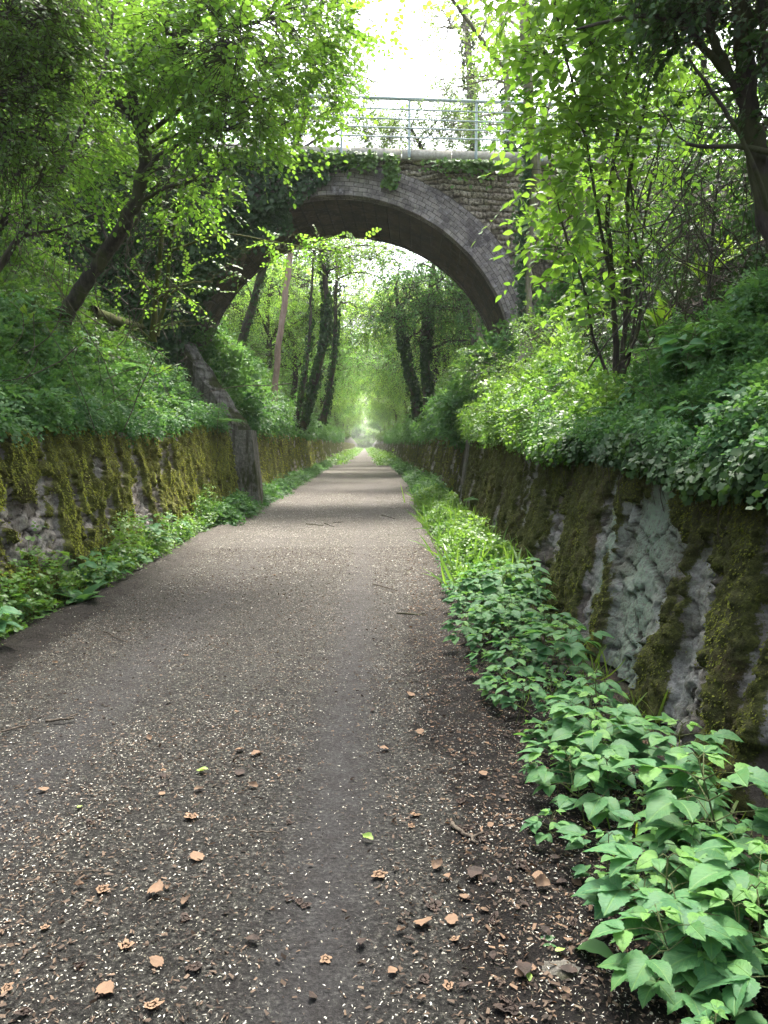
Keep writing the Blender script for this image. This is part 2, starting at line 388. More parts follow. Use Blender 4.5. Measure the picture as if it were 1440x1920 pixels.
def spandrelmat():
    m, nt, out = newmat('spandrel_stone')
    cell = attr(nt, 'cell'); crev = attr(nt, 'crev')
    nf = noise(nt, 14, 6, .75); nm = noise(nt, 1.1, 4, .6)
    c = mixc(nt, cell, (.26, .21, .165), (.56, .48, .39))
    c = mixc(nt, smooth_(nt, nf, .62, .36), c, (.10, .08, .065))
    c = mixc(nt, math_(nt, 'MULTIPLY', smooth_(nt, nm, .5, .68), .6), c, (.07, .065, .05))
    c = mixc(nt, crev, c, (.03, .025, .02))
    finish(nt, out, c, .95, nf, 1., .04, .15); return m
M['spandrel'] = spandrelmat()
def copingmat():
    m, nt, out = newmat('coping_concrete')
    nf = noise(nt, 16, 6, .7); nm = noise(nt, 1.5, 4, mapscale=(1, 1, .3))
    c = ramp(nt, nf, [(.3, (.26, .24, .205)), (.6, (.44, .41, .36)), (.75, (.54, .51, .46))])
    c = mixc(nt, math_(nt, 'MULTIPLY', smooth_(nt, nm, .5, .65), .45), c, (.20, .19, .13))
    finish(nt, out, c, .9, nf, .4, .01, .2); return m
M['coping'] = copingmat()
def oldrender():
    m, nt, out = newmat('old_render')
    nf = noise(nt, 12, 7, .75); nm = noise(nt, 2.2, 5, .7, mapscale=(1, 1, .35)); ns = noise(nt, 9, 3, .6, mapscale=(1, 1, .1))
    c = ramp(nt, nf, [(.3, (.07, .065, .05)), (.5, (.15, .14, .12)), (.7, (.27, .255, .225))])
    c = mixc(nt, smooth_(nt, nm, .48, .60), c, (.045, .05, .018))
    c = mixc(nt, math_(nt, 'MULTIPLY', smooth_(nt, ns, .5, .65), .6), c, (.04, .034, .026))
    finish(nt, out, c, .92, nf, 1., .05, .2); return m
M['old_render'] = oldrender()
def litter(name, cols, trans=0.15):
    return leafmat(name, cols, trans, tcol=(1.2, 1.0, .8), rough=.75, spec=.2)
M['petal'] = litter('petal', [(.13, .12, .085), (.30, .285, .235), (.52, .51, .46)])
M['debris'] = litter('debris', [(.015, .012, .010), (.05, .035, .026), (.14, .10, .07)])
M['deadleaf'] = litter('deadleaf', [(.03, .02, .013), (.085, .055, .036), (.21, .135, .085)])
M['rotleaf'] = litter('rotleaf', [(.012, .010, .009), (.03, .022, .018), (.075, .05, .038)])
M['greenleaf'] = litter('greenleaf', [(.15, .26, .05), (.3, .42, .10), (.4, .5, .2)], .25)

# ------------------------------------------------------------------ terrain
YB = 20.0                                        # the bridge's face
def xl_base(y): return -3.22 + 0 * y + .05 * np.sin(y * .35)
def xr_base(y): return 1.62 + .036 * np.clip(y, 0, 24) + .010 * np.clip(y - 24, 0, 40)
BAT = .34
def zl_top(y): return 1.62 + .03 * np.clip(y - 6, 0, 14) + .06 * np.sin(y * .9) - .0 * y
def zr_top(y): return 1.46 + .02 * np.clip(y - 4, 0, 20) + .05 * np.sin(y * 1.1 + 1)
def terrain(x, y):
    x = np.asarray(x, float); y = np.asarray(y, float)
    ul = (xl_base(y) - BAT - .1) - x; ur = x - (xr_base(y) + BAT + .1)
    n = (fbm(x * .8, y * .8, seed=3) - .5) * .55 + (fbm(x * 4, y * 4, seed=4) - .5) * .12
    def prof(u, zt, k):
        h = 8.4 - zt
        return zt - .06 + h * (1 - np.exp(-np.clip(u, 0, None) * k / h)) + np.clip(u - 12, 0, None) * .05
    zl = prof(ul, zl_top(y), 1.5) + n * sstep(0, 1, ul); zr = prof(ur, zr_top(y), 1.35) + n * sstep(0, 1, ur)
    z = -.03 + 0 * x
    z = np.where(ul > 0, zl, z); z = np.where(ur > 0, zr, z)
    # the cutting runs out beyond the trees
    return z
def grade(a, b, s0, g, smax):
    o = [a]; s = s0
    while o[-1] < b: o.append(o[-1] + s); s = min(s * g, smax)
    return np.array(o)
xs = np.concatenate([-grade(3.55, 90, .16, 1.08, 30)[::-1], np.linspace(-3.5, 2.1, 30), grade(2.15, 90, .14, 1.08, 30)])
ys = np.concatenate([-grade(0, 40, .3, 1.15, 25)[::-1][:-1], grade(0, 470, .22, 1.015, 14)])
X, Y = np.meshgrid(xs, ys, indexing='ij')
mb = MB(); mb.add(np.stack([X, Y, terrain(X, Y)], -1), [gridfaces(len(xs), len(ys))])
g = mb.build('ground', M['soil'], smooth=True); tag(g, kind='structure')

# the path
def path_l(y): return -2.92 + .05 * np.sin(y * .8) + .03 * np.sin(y * 2.3) + 0 * y
def path_r(y): return .78 + .028 * np.clip(y, 0, 38) + .04 * np.sin(y * .7)
ys = grade(.6, 400, .035, 1.006, 2.5); us = np.linspace(0, 1, 110)
Yg, U = np.meshgrid(ys, us, indexing='ij')
L_ = path_l(Yg) - .1; R_ = path_r(Yg) + .5
X = L_ + (R_ - L_) * U
def psurf(X, Yg):
    dl = X - path_l(Yg); dr = path_r(Yg) - X
    wob = (fbm(X * 1.6, Yg * 1.2, seed=21) - .5)
    soil = np.maximum(1.3 * sstep(.52, .34, dl + wob * .35), sstep(.75, -.05, dr + wob * .9) * 1.0)
    soil = np.maximum(soil, sstep(.12, .62, X + .35 * wob) * sstep(11, 5, Yg) * 1.1)
    soil = np.maximum(soil, .42 * sstep(-.75, -2.6, X) * sstep(9, 3, Yg))
    tr = np.exp(-((X + .17 - .012 * Yg + .08 * wob) / .20) ** 2) + .8 * np.exp(-((X + 1.62 + .1 * wob) / .26) ** 2)
    tr = tr * sstep(.3, .6, fbm(X * .9, Yg * .35, seed=33) + .18)
    Z = .004 + .018 * fbm(X * 5, Yg * 5, seed=8) + .03 * (fbm(X * 1.1, Yg * .5, seed=9) - .5) - .012 * tr + .03 * soil * fbm(X * 11, Yg * 11, seed=12)
    Z = Z + .09 * np.exp(-((dl - .22) / .13) ** 2) * fbm(X * 7, Yg * 6, seed=13)
    return Z, soil, tr
Z, soil, tr = psurf(X, Yg)
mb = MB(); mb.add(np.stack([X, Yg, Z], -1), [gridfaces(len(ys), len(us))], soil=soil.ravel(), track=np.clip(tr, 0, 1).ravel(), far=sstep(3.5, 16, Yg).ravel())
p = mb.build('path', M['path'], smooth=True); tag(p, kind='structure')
def path_z(x, y): return psurf(np.asarray(x, float), np.asarray(y, float))[0] + .002

# ------------------------------------------------------------------ retaining walls
def wall(name, label, side, y0, y1, dy, nv, mat, mossmat, seed, ntuft, tsize, mossfn, lichfn=None, stone=(.42, .26), tuft_y=None):
    xb = xl_base if side < 0 else xr_base; zt = zl_top if side < 0 else zr_top
    ys = np.arange(y0, y1 + dy, dy) if np.isscalar(dy) else dy
    vs_ = np.linspace(0, 1, nv)
    Yw, V = np.meshgrid(ys, vs_, indexing='ij')
    def face(Y, V):
        Zh = V * (zt(Y) + .05); S = fbm(Y * 2.5, Zh * 2.5, seed=seed + 50, oct=5) * 2.2
        f1, f2, cid = voronoi(Y / stone[0] + S, Zh / stone[1] + S + .4 * np.sin(Y), seed)
        edge = f2 - f1
        bulge = .03 * sstep(.0, .2, edge) + .09 * (fbm(Y * 5, Zh * 1.3, seed=seed + 12) - .5) + .07 * (fbm(Y * 9, Zh * 9, seed=seed + 2) - .5) + .04 * (fbm(Y * 26, Zh * 26, seed=seed + 3) - .5) + .035 * (cid - .5)
        moss = mossfn(Y, Zh)
        mh = moss * (.02 + .14 * fbm(Y * 7, Zh * 1.8, seed=seed + 6) + .05 * (fbm(Y * 18, Zh * 15, seed=seed + 7) - .3) + .05 * fbm(Y * 9, Zh * 8, seed=seed + 14))
        disp = bulge * (1 - .5 * moss) + mh + .12 * (fbm(Y * .8, Zh * 1.1, seed=seed + 8) - .5)
        x = xb(Y) + side * (BAT * V) - side * disp
        return x, Zh, moss, cid, sstep(.10, .01, edge) * (1 - .6 * moss), disp
    Xw, Zh, moss, cid, crev, _ = face(Yw, V)
    lich = lichfn(Yw, Zh) if lichfn else 0 * Yw
    root = empty(name, (float(xb(np.array(y0))), y0, 0)); tag(root, label, 'wall')
    orig = np.array(root.location)
    mb = MB(); f = gridfaces(len(ys), nv)
    if side > 0: f = f[:, ::-1]
    mb.add(np.stack([Xw, Yw, Zh], -1), [f], moss=moss.ravel(), cell=cid.ravel(), crev=crev.ravel(), lich=lich.ravel())
    # cap and back so the wall has its thickness
    n = len(ys); back = np.stack([Xw[:, -1] + side * .45, ys, Zh[:, -1] - .02], -1); bb = np.stack([Xw[:, -1] + side * .45, ys, 0 * ys], -1)
    mb.add(np.concatenate([np.stack([Xw[:, -1], ys, Zh[:, -1]], -1), back, bb]), [gridfaces(3, n)], moss=1, cell=.5)
    for e in (0, -1):
        ring = np.array([[Xw[e, k], ys[e], Zh[e, k]] for k in range(nv)] + [back[e], bb[e]])
        mb.add(ring, [np.arange(len(ring))[None]], moss=.6, cell=.5)
    mb.build('stone_face', mat, root, smooth=True, origin=orig)
    if ntuft:
        ty0, ty1 = tuft_y or (y0, y1)
        yy = ty0 + (ty1 - ty0) * rng.uniform(0, 1, ntuft * 2) ** 1.5; vv = rng.uniform(0.02, 1, ntuft * 2)
        x, z, ms, _, _, dsp = face(yy, vv)
        k = (ms + rng.normal(size=len(yy)) * .15 > .45)
        pos = np.stack([x, yy, z], -1)[k][:ntuft]
        m_ = len(pos); d = np.stack([np.full(m_, -side * .75), rng.normal(size=m_) * .45, -.75 + rng.normal(size=m_) * .5], -1)
        nn = np.stack([np.full(m_, -side * 1.), rng.normal(size=m_) * .5, .7 + rng.normal(size=m_) * .4], -1)
        mt = MB(); cl = fbm(pos[:, 1] * 6, pos[:, 2] * 3, seed=seed + 9)
        leaves(mt, T_SIMPLE, pos, d, nn, tsize * rng.uniform(.6, 1.5, m_), np.clip((cl - .33) * 2.6 + rng.normal(size=m_) * .16, 0, 1), rng.uniform(.6, 1.4, m_))
        tag(mt.build('moss', mossmat, root, origin=orig), kind='stuff')
    return root, face
def moss_left(Y, Z):
    s = fbm(Y * 3.2, Z * 1.5, seed=61) * .6 + fbm(Y * 8, Z * 5.5, seed=62) * .4
    bare = np.exp(-((Y - 8.0) / 1.0) ** 2) * sstep(1.5, .9, Z) * .09 + np.exp(-((Y - 11.2) / .5) ** 2) * .10
    s = s + .22 * (fbm(Y * 1.1, Z * 1.4, seed=64) - .5)
    s = s + .16 * (fbm(Y * 14, Z * 12, seed=65) - .5)
    return sstep(.41, .48, s - bare + .05 * sstep(.4, 1.4, Z))
def moss_right(Y, Z):
    s = fbm(Y * 2.6, Z * .5, seed=71) * .6 + fbm(Y * 9, Z * 3, seed=72) * .4
    lean = Y - .12 * Z
    bare = .035 + .12 * sstep(.5, .62, fbm(Y * 1.7, Z * 1.2, seed=78)) + .30 * np.exp(-((lean - 4.15) / .26) ** 2) * sstep(1.25, .9, Z) + .38 * np.exp(-((lean - 5.15) / .52) ** 2) * sstep(1.3, 1.05, Z) + .25 * np.exp(-((lean - 6.0) / .12) ** 2) + .2 * np.exp(-((lean - 3.0) / .2) ** 2) * sstep(.9, .5, Z)
    s = s + .24 * (fbm(Y * 15, Z * 8, seed=75) - .5) + .10 * (fbm(Y * 40, Z * 30, seed=76) - .5)
    return sstep(.38, .50, s - bare + .10 * np.exp(-((Y - 8.6) / 1.6) ** 2) + .05)
def lich_right(Y, Z):
    lean = Y - .12 * Z
    return np.clip(np.exp(-((lean - 5.15) / .5) ** 2) + np.exp(-((lean - 5.95) / .16) ** 2) + .3 * np.exp(-((lean - 4.1) / .2) ** 2), 0, 1)
YW = 19.0
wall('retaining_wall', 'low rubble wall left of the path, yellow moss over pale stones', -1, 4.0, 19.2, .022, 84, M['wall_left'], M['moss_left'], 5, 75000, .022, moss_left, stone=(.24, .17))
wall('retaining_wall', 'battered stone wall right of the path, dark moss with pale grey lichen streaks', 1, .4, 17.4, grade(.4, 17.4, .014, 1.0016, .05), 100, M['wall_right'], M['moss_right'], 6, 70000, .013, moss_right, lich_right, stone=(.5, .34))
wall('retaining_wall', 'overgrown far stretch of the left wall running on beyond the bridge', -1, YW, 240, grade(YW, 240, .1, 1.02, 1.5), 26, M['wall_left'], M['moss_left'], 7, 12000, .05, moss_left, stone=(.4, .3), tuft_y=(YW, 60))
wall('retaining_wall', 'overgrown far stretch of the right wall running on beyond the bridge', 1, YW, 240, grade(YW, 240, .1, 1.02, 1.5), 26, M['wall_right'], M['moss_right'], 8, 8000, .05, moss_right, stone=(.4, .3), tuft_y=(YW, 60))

# ------------------------------------------------------------------ bridge
cr = P(640, 367, YB); sp_ = P(335, 650, YB)
XC = cr[0]
# circle through crown and the left springing with its top at the crown
dx = sp_[0] - XC; dz = cr[2] - sp_[2]; RAD = (dx * dx + dz * dz) / (2 * dz); RAD = max(RAD, 4.5); ZC = cr[2] - RAD
ZT = P(760, 300, YB)[2]; ZTT = P(760, 281, YB)[2]; ZRAIL = P(760, 189, YB)[2]
DEPTH = 3.9; RING = .78
def B(u, v, z):                                   # u along the bridge, v into it
    u, v, z = np.broadcast_arrays(np.asarray(u, float), np.asarray(v, float), np.asarray(z, float))
    return np.stack([u + .065 * v, YB + .055 * (u - XC) + v, z], -1)
bridge = empty('bridge', tuple(B(XC, 0, 0))); tag(bridge, 'old stone arch footbridge with brick arch ring and green railing, over the path', 'bridge')
BO = np.array(bridge.location)
def arc_pts(r, n=97, zlow=0.):
    th = np.linspace(math.pi, 0, n); u = XC + r * np.cos(th); z = ZC + r * np.sin(th)
    u = np.concatenate([[u[0]], u, [u[-1]]]); z = np.concatenate([[zlow], z, [zlow]])
    s = np.concatenate([[0], np.cumsum(np.hypot(np.diff(u), np.diff(z)))]); return u, z, s
# arch ring, with a slightly rough brick face proud of the spandrel
n = 400; th = np.linspace(math.pi, 0, n); nr = 22
rr = np.linspace(RAD, RAD + RING, nr)
TH, RR = np.meshgrid(th, rr, indexing='ij')
s = (math.pi - TH) * RAD; vv = RR - RAD
course = np.floor(vv / (RING / 7)); jx = (s / .2 + (course % 2) * .5); fx = np.abs(jx - np.round(jx)); fv = np.abs(vv / (RING / 7) - np.round(vv / (RING / 7)))
brk = _h(np.floor(jx), course, 0 * s, 3)
v = -.06 - .018 * (brk - .5) + .02 * (fbm(s * 6, vv * 6, seed=31) - .5) + .03 * (fbm(s * 1.2, vv * 1.2, seed=32) - .5)
RRj = RR + .03 * (fbm(s * 3, vv * 2, seed=33) - .5)
mb = MB(); mb.add(B(XC + RRj * np.cos(TH), v, ZC + RRj * np.sin(TH)), [gridfaces(n, nr)], uu=s.ravel(), vv=vv.ravel())
top = np.stack([B(XC + RRj[:, -1] * np.cos(th), v[:, -1], ZC + RRj[:, -1] * np.sin(th)), B(XC + RRj[:, -1] * np.cos(th), .06, ZC + RRj[:, -1] * np.sin(th))], 1)
mb.add(top, [gridfaces(n, 2)], uu=np.repeat(s[:, 0], 2), vv=.8)
bot = np.stack([B(XC + RRj[:, 0] * np.cos(th), v[:, 0], ZC + RRj[:, 0] * np.sin(th)), B(XC + RAD * np.cos(th), .33, ZC + RAD * np.sin(th))], 1)
mb.add(bot, [gridfaces(n, 2)], uu=np.repeat(s[:, 0], 2), vv=np.tile([0, .33], n))
for k, nm in ((-1, 1), (1, 1)):                   # the ring's feet go down into the bank
    uu = [XC + k * RAD, XC + k * (RAD + RING)]
    V = B([uu[0], uu[1], uu[1], uu[0], uu[0], uu[1], uu[1], uu[0]], [-.05, -.05, -.05, -.05, .33, .33, .33, .33], [0, 0, ZC, ZC, 0, 0, ZC, ZC])
    mb.add(V, [[(0, 1, 2, 3), (4, 7, 6, 5), (1, 5, 6, 2), (0, 3, 7, 4)]], uu=[0, .8, .8, 0] * 2, vv=[0, 0, 3, 3] * 2)
mb.build('arch_ring', M['ring'], bridge, origin=BO)
# far ring
mb = MB(); RRf, THf = np.meshgrid(np.linspace(RAD - .02, RAD + RING, 3), th[::5], indexing='xy')
mb.add(B(XC + RRf * np.cos(THf), DEPTH + .06, ZC + RRf * np.sin(THf)), [gridfaces(len(th[::5]), 3)[:, ::-1]], uu=((math.pi - THf) * RAD).ravel(), vv=(RRf - RAD).ravel())
mb.build('arch_ring', M['ring'], bridge, origin=BO)
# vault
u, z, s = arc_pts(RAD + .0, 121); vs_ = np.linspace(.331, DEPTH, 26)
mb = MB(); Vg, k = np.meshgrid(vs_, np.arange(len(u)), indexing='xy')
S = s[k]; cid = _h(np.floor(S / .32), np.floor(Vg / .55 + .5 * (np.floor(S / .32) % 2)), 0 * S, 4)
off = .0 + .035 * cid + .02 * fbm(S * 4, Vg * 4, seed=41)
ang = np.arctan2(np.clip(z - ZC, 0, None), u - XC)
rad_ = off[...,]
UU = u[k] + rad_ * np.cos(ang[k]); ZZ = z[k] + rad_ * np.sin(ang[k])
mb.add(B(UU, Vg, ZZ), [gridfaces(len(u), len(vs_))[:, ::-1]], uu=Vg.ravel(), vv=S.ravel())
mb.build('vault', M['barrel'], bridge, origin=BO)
# spandrel walls (near, far)
def spandrel(v0, sgn, res):
    uu = np.arange(XC - 15, XC + 14, res); nz = int(9 / res)
    ro = RAD + RING - .05
    zlo = np.where(np.abs(uu - XC) < ro, ZC + np.sqrt(np.clip(ro ** 2 - (uu - XC) ** 2, 0, None)), 0)
    zlo = np.where(np.abs(uu - XC) < ro, np.maximum(zlo, 0), 0)
    t = np.linspace(0, 1, nz); Ug, Tg = np.meshgrid(uu, t, indexing='ij'); Zg = zlo[:, None] + (ZT - zlo[:, None]) * Tg
    rowh = .145; row = Zg / rowh + 2.2 * (fbm(Ug * .9, Zg * 1.1, seed=44) - .5) + .5 * (fbm(Ug * 5, Zg * 5, seed=43) - .5); ri = np.floor(row); fr = row - ri
    wd = .30 + .15 * _h(ri, 0 * ri, 0 * ri, 7); cx = Ug / wd + ri * .37; ci = np.floor(cx + .3 * (_h(ri, ri, 0 * ri, 9))); fc = cx - np.floor(cx)
    cid = _h(ri, ci, 0 * ri, 8)
    e = np.minimum(np.minimum(fr, 1 - fr) * rowh, np.minimum(fc, 1 - fc) * wd)
    d = .05 * sstep(0, .035, e) + .05 * (cid - .5) + .05 * (fbm(Ug * 7, Zg * 9, seed=45) - .5) + .04 * (fbm(Ug * 20, Zg * 26, seed=46) - .5)
    lost = sstep(.46, .62, fbm(Ug * .9, Zg * .9, seed=47)); d = d - .05 * lost * fbm(Ug * 5, Zg * 12, seed=48)
    mb = MB(); f = gridfaces(len(uu), nz)
    if sgn < 0: f = f[:, ::-1]
    mb.add(B(Ug, v0 - sgn * d + sgn * .03, Zg), [f], cell=cid.ravel(), crev=(.7 * sstep(.018, .002, e)).ravel())
    mb.build('spandrel_wall', M['spandrel'], bridge, origin=BO)
spandrel(0., 1, .036)
spandrel(DEPTH, -1, .2)
# coping stones, deck
mb = MB(); edges = np.arange(XC - 15, XC + 14.1, 1.27)
def bbox(mb, u0, u1, v0, v1, z0, z1, **at):
    V = B([u0, u1, u1, u0] * 2, [v0, v0, v1, v1] * 2, [z0] * 4 + [z1] * 4)
    mb.add(V, [[(0, 3, 2, 1), (4, 5, 6, 7), (0, 1, 5, 4), (1, 2, 6, 5), (2, 3, 7, 6), (3, 0, 4, 7)]], **at)
for a, b in zip(edges[:-1], edges[1:]):
    j = rng.uniform(-.006, .006)
    bbox(mb, a + .009, b - .009, -.15 + j * 2, .32, ZT + .003, ZTT + j)
mb.build('coping', M['coping'], bridge, origin=BO)
mb = MB()
for a, b in zip(edges[:-1], edges[1:]): bbox(mb, a + .004, b - .004, DEPTH - .3, DEPTH + .15, ZT + .003, ZTT)
mb.build('coping', M['coping'], bridge, origin=BO)
mb = MB(); bbox(mb, XC - 15, XC + 14, .325, DEPTH - .305, ZT - .1, ZTT - .05); mb.build('deck', M['soil'], bridge, origin=BO)
# grass on the deck
mb = MB(); n = 9000; uu = rng.uniform(XC - 9, XC + 9, n); vv = rng.uniform(.35, DEPTH - .35, n)
pos = B(uu, vv, np.full(n, ZTT - .06)); leaves(mb, T_BLADE, pos, rdir(n, 1.8), rdir(n, 0), rng.uniform(.12, .38, n), rng.uniform(.2, 1, n))
tag(mb.build('deck_grass', M['grass'], bridge, origin=BO), kind='stuff')
# railings
def railing(v0, lab=None):
    rl = MB(); posts_u = []
    p0 = P(641, 188, YB)[0]; stp = P(768, 188, YB)[0] - p0
    us_ = p0 + stp * np.arange(-6, 6)
    hs_ = [ZRAIL] + [P(760, y, YB)[2] for y in (209.5, 227.5, 244, 261)]
    for i, h in enumerate(hs_):
        r = .045 if i == 0 else .02
        a = B([us_[0] - .3, us_[-1] + .3], [v0 - (.0 if i == 0 else .03)] * 2, [h] * 2)
        tubes(rl, a[None], r, 8)
    ro = rl.build('rail', M['rail'], bridge, smooth=True, origin=BO)
    for u_ in us_:
        pm = MB(); tubes(pm, B([u_, u_], [v0 + .0] * 2, [ZT + .03, ZRAIL - .02])[None], .033, 6)
        bbox(pm, u_ - .04, u_ + .04, v0 - .0, v0 + .03, ZT + .04, ZT + .2)
        pm.build('post', M['rail'], bridge, origin=BO)
railing(-.19)
# sloping buttress strips on each side that carry the arch down the banks
def prism(mb, prof, width, **at):
    prof = np.asarray(prof, float); n = len(prof)
    a = prof; b = prof + np.asarray(width, float)
    mb.add(np.concatenate([a, b]), [np.array([[i, (i + 1) % n, n + (i + 1) % n, n + i] for i in range(n)])], **at)
    mb.add(a, [np.arange(n)[::-1][None]], **at); mb.add(b, [np.arange(n)[None]], **at)
mb = MB()
a0 = P(440, 812, 19.6); a1 = P(335, 655, 20.1)
# slanting strip lying on the left bank
for k in range(12):
    t0, t1 = k / 12, (k + 1) / 12
    j0, j1 = .05 * math.sin(k * 1.7), .05 * math.sin((k + 1) * 1.7)
    p0 = a0 + (a1 - a0) * t0 + (0, 0, j0); p1 = a0 + (a1 - a0) * t1 + (0, 0, j1)
    prism(mb, [p0 + (-.05, 0, .22), p1 + (-.05, 0, .22), p1 + (-.05, 0, -1.2), p0 + (-.05, 0, -1.2)], (.42, .25, -.10))
mb.build('buttress', M['old_render'], bridge, origin=BO)
def pier(px, side, y0, y1, w0, h, mat):
    mb = MB(); nz = 40; ny = 24
    v, t = np.meshgrid(np.linspace(0, 1, ny), np.linspace(0, 1, nz), indexing='ij')
    # three faces: front (towards camera), inner (towards the path)
    xb_ = px
    for fc in ('front', 'inner'):
        z_ = t * h; bat = side * (.20 * t)
        nz_ = .05 * (fbm(v * 4 + y0, z_ * 2.5, seed=91) - .5)
        if fc == 'front': V = np.stack([xb_ + bat + side * v * w0, y0 + .05 * t + nz_, z_], -1); f = gridfaces(ny, nz)
        else: V = np.stack([xb_ + bat + nz_ * 0, y0 + .05 * t + v * (y1 - y0) + nz_ * 0, z_], -1); f = gridfaces(ny, nz)[:, ::-1]
        mb.add(V, [f])
    mb.add([(xb_ + side * .2, y0 + .05, h), (xb_ + side * w0 + side * .2, y0 + .05, h), (xb_ + side * w0 + side * .2, y1, h), (xb_ + side * .2, y1, h)], [[(0, 1, 2, 3)]])
    return mb.build('pier', mat, bridge, origin=BO)
pier(P(487, 900, 19.2)[0], -1, 19.2, 20.1, .9, 1.98, M['old_render'])
pier(P(866, 930, 17.4)[0], 1, 17.4, 18.2, 1.4, 1.8, M['old_render'])

# ------------------------------------------------------------------ trees
def wiggle(pts, amp, seed):
    p = np.array(pts, float); t = np.arange(len(p)) * .9
    p[1:, 0] += amp * (vnoise(t, t * 0 + seed) - .5)[1:] * 2; p[1:, 1] += amp * (vnoise(t, t * 0 + seed + 9) - .5)[1:] * 2
    return p
def tree(name, label, cat, trunks, blobs, bark, leaf, T=T_ROUND, lsize=.07, m=10, L=.45, dens=60, group=None, limb_r=.03, gap=.40, droop=.35, flatness=.35, twig=None, subs=6, seed=0, twig_r=.004, rbias=0., kind=None):
    """trunks: [(points, r0, r1)]; blobs: [(centre, radius, density factor)] the leafy masses the limbs reach into"""
    base = np.array(trunks[0][0][0], float); root = empty(name, tuple(base)); tag(root, label, cat, group, kind)
    wood = MB(); allp = []
    for ti, (pts, r0, r1) in enumerate(trunks):
        n = max(8, len(pts) * 6); sp = wiggle(spline(pts, n), min(.05, r0 * .25), seed * 7 + ti)
        rad = r0 + (r1 - r0) * np.linspace(0, 1, n) ** .8
        rad[:3] *= (1.35, 1.15, 1.05)
        rad = rad * (1 + .16 * (vnoise(np.arange(n) * .8, np.arange(n) * 0 + ti + seed) - .5))
        tubes(wood, sp[None], rad[None], 10 if r0 > .05 else 6); allp.append(np.column_stack([sp, rad]))
    AP = np.vstack(allp); crown = MB(); tw = wood
    limbs = []
    for (c, r, df) in blobs:
        c = np.asarray(c, float); r = np.array([r, r, r * .8]) if np.isscalar(r) else np.asarray(r, float)
        # attach where the trunk is near and lower than the blob
        dd = np.linalg.norm(AP[:, :3] - c, axis=1) + 1.2 * np.clip(AP[:, 2] - c[2] + .2, 0, None)
        i = int(np.argmin(dd)); A = AP[i, :3]; ra = min(AP[i, 3] * .55, limb_r * (1 + r[0]))
        ctrl = (A + c) / 2 + np.array([0, 0, .22]) * np.linalg.norm(c - A) + rng.normal(size=3) * .1
        t = np.linspace(0, 1, 9)[:, None]; main = (1 - t) ** 2 * A + 2 * t * (1 - t) * ctrl + t * t * c
        main[1:] += rng.normal(size=(8, 3)) * .03 * min(1, r[0])
        tubes(wood, main[None], np.linspace(ra, ra * .45, 9)[None], 6)
        pl = [np.column_stack([main[4:], np.full(5, ra * .5)])]
        ends = c + rdir(subs) * r * rng.uniform(.6, .95, (subs, 1))
        st = main[rng.integers(3, 9, subs)]
        t = np.linspace(0, 1, 7)[None, :, None]
        mid = (st + ends) / 2 + np.array([0, 0, .15]) * r[0] + rng.normal(size=(subs, 3)) * .12 * r[0]
        sb = (1 - t) ** 2 * st[:, None] + 2 * t * (1 - t) * mid[:, None] + t * t * ends[:, None]
        sb[:, 1:] += rng.normal(size=sb[:, 1:].shape) * .025 * r[0]
        tubes(wood, sb, np.broadcast_to(np.linspace(ra * .4, max(.003, ra * .1), 7), (subs, 7)), 4)
        nodes = np.vstack([main[4:], sb.reshape(-1, 3)])
        n = int(dens * df * 4.2 * r[0] * r[1] * r[2])
        if n < 1: continue
        q = rdir(n * 3) * rng.uniform(.25, 1, (n * 3, 1)) ** .5
        pos = c + q * r
        g = fbm(pos[:, 0] * 1.5 / max(.6, r[0] * .7), pos[:, 1] * 1.5 / max(.6, r[0] * .7), pos[:, 2] * 2.2 / max(.6, r[0] * .7), seed=seed + 100, oct=2)
        k = g > gap; pos = pos[k][:n]; q = q[k][:n]
        if len(pos) == 0: continue
        D = q * [1, 1, .5] + rng.normal(size=pos.shape) * .45; D[:, 2] += .05
        rb = np.clip(.5 + 1.6 * (g[k][:n] - .5) + rng.normal(size=len(pos)) * .18 + rbias, 0, 1)
        spray_leaves(crown, tw, pos, D, L, m, T, lsize, droop, flatness, rb, twig_r)
        # twig from nearest node
        near = np.zeros((len(pos), 3))
        for s in range(0, len(pos), 400):
            dd = ((pos[s:s + 400, None] - nodes[None]) ** 2).sum(-1); near[s:s + 400] = nodes[np.argmin(dd, 1)]
        sel = rng.uniform(size=len(pos)) < .6
        t = np.linspace(0, 1, 4)[None, :, None]; a, b = near[sel], pos[sel]
        pth = a[:, None] * (1 - t) + b[:, None] * t; pth[:, 1:3, 2] += .06 * np.linalg.norm(b - a, axis=1)[:, None]
        pth[:, 1:3] += rng.normal(size=(sel.sum(), 2, 3)) * .02
        tubes(tw, pth, np.broadcast_to(np.array([1.9, 1.5, 1.2, 1.]) * twig_r, (sel.sum(), 4)), 3)
    wood.build('trunk', M[bark], root, smooth=True, origin=base)
    if crown.n: crown.build('crown', M[leaf], root, origin=base)
    return root
def PB(*L_): return [(P(a, b, d), r, f) for a, b, d, r, f in L_]
def PT(*L_): return [P(*a) for a in L_]

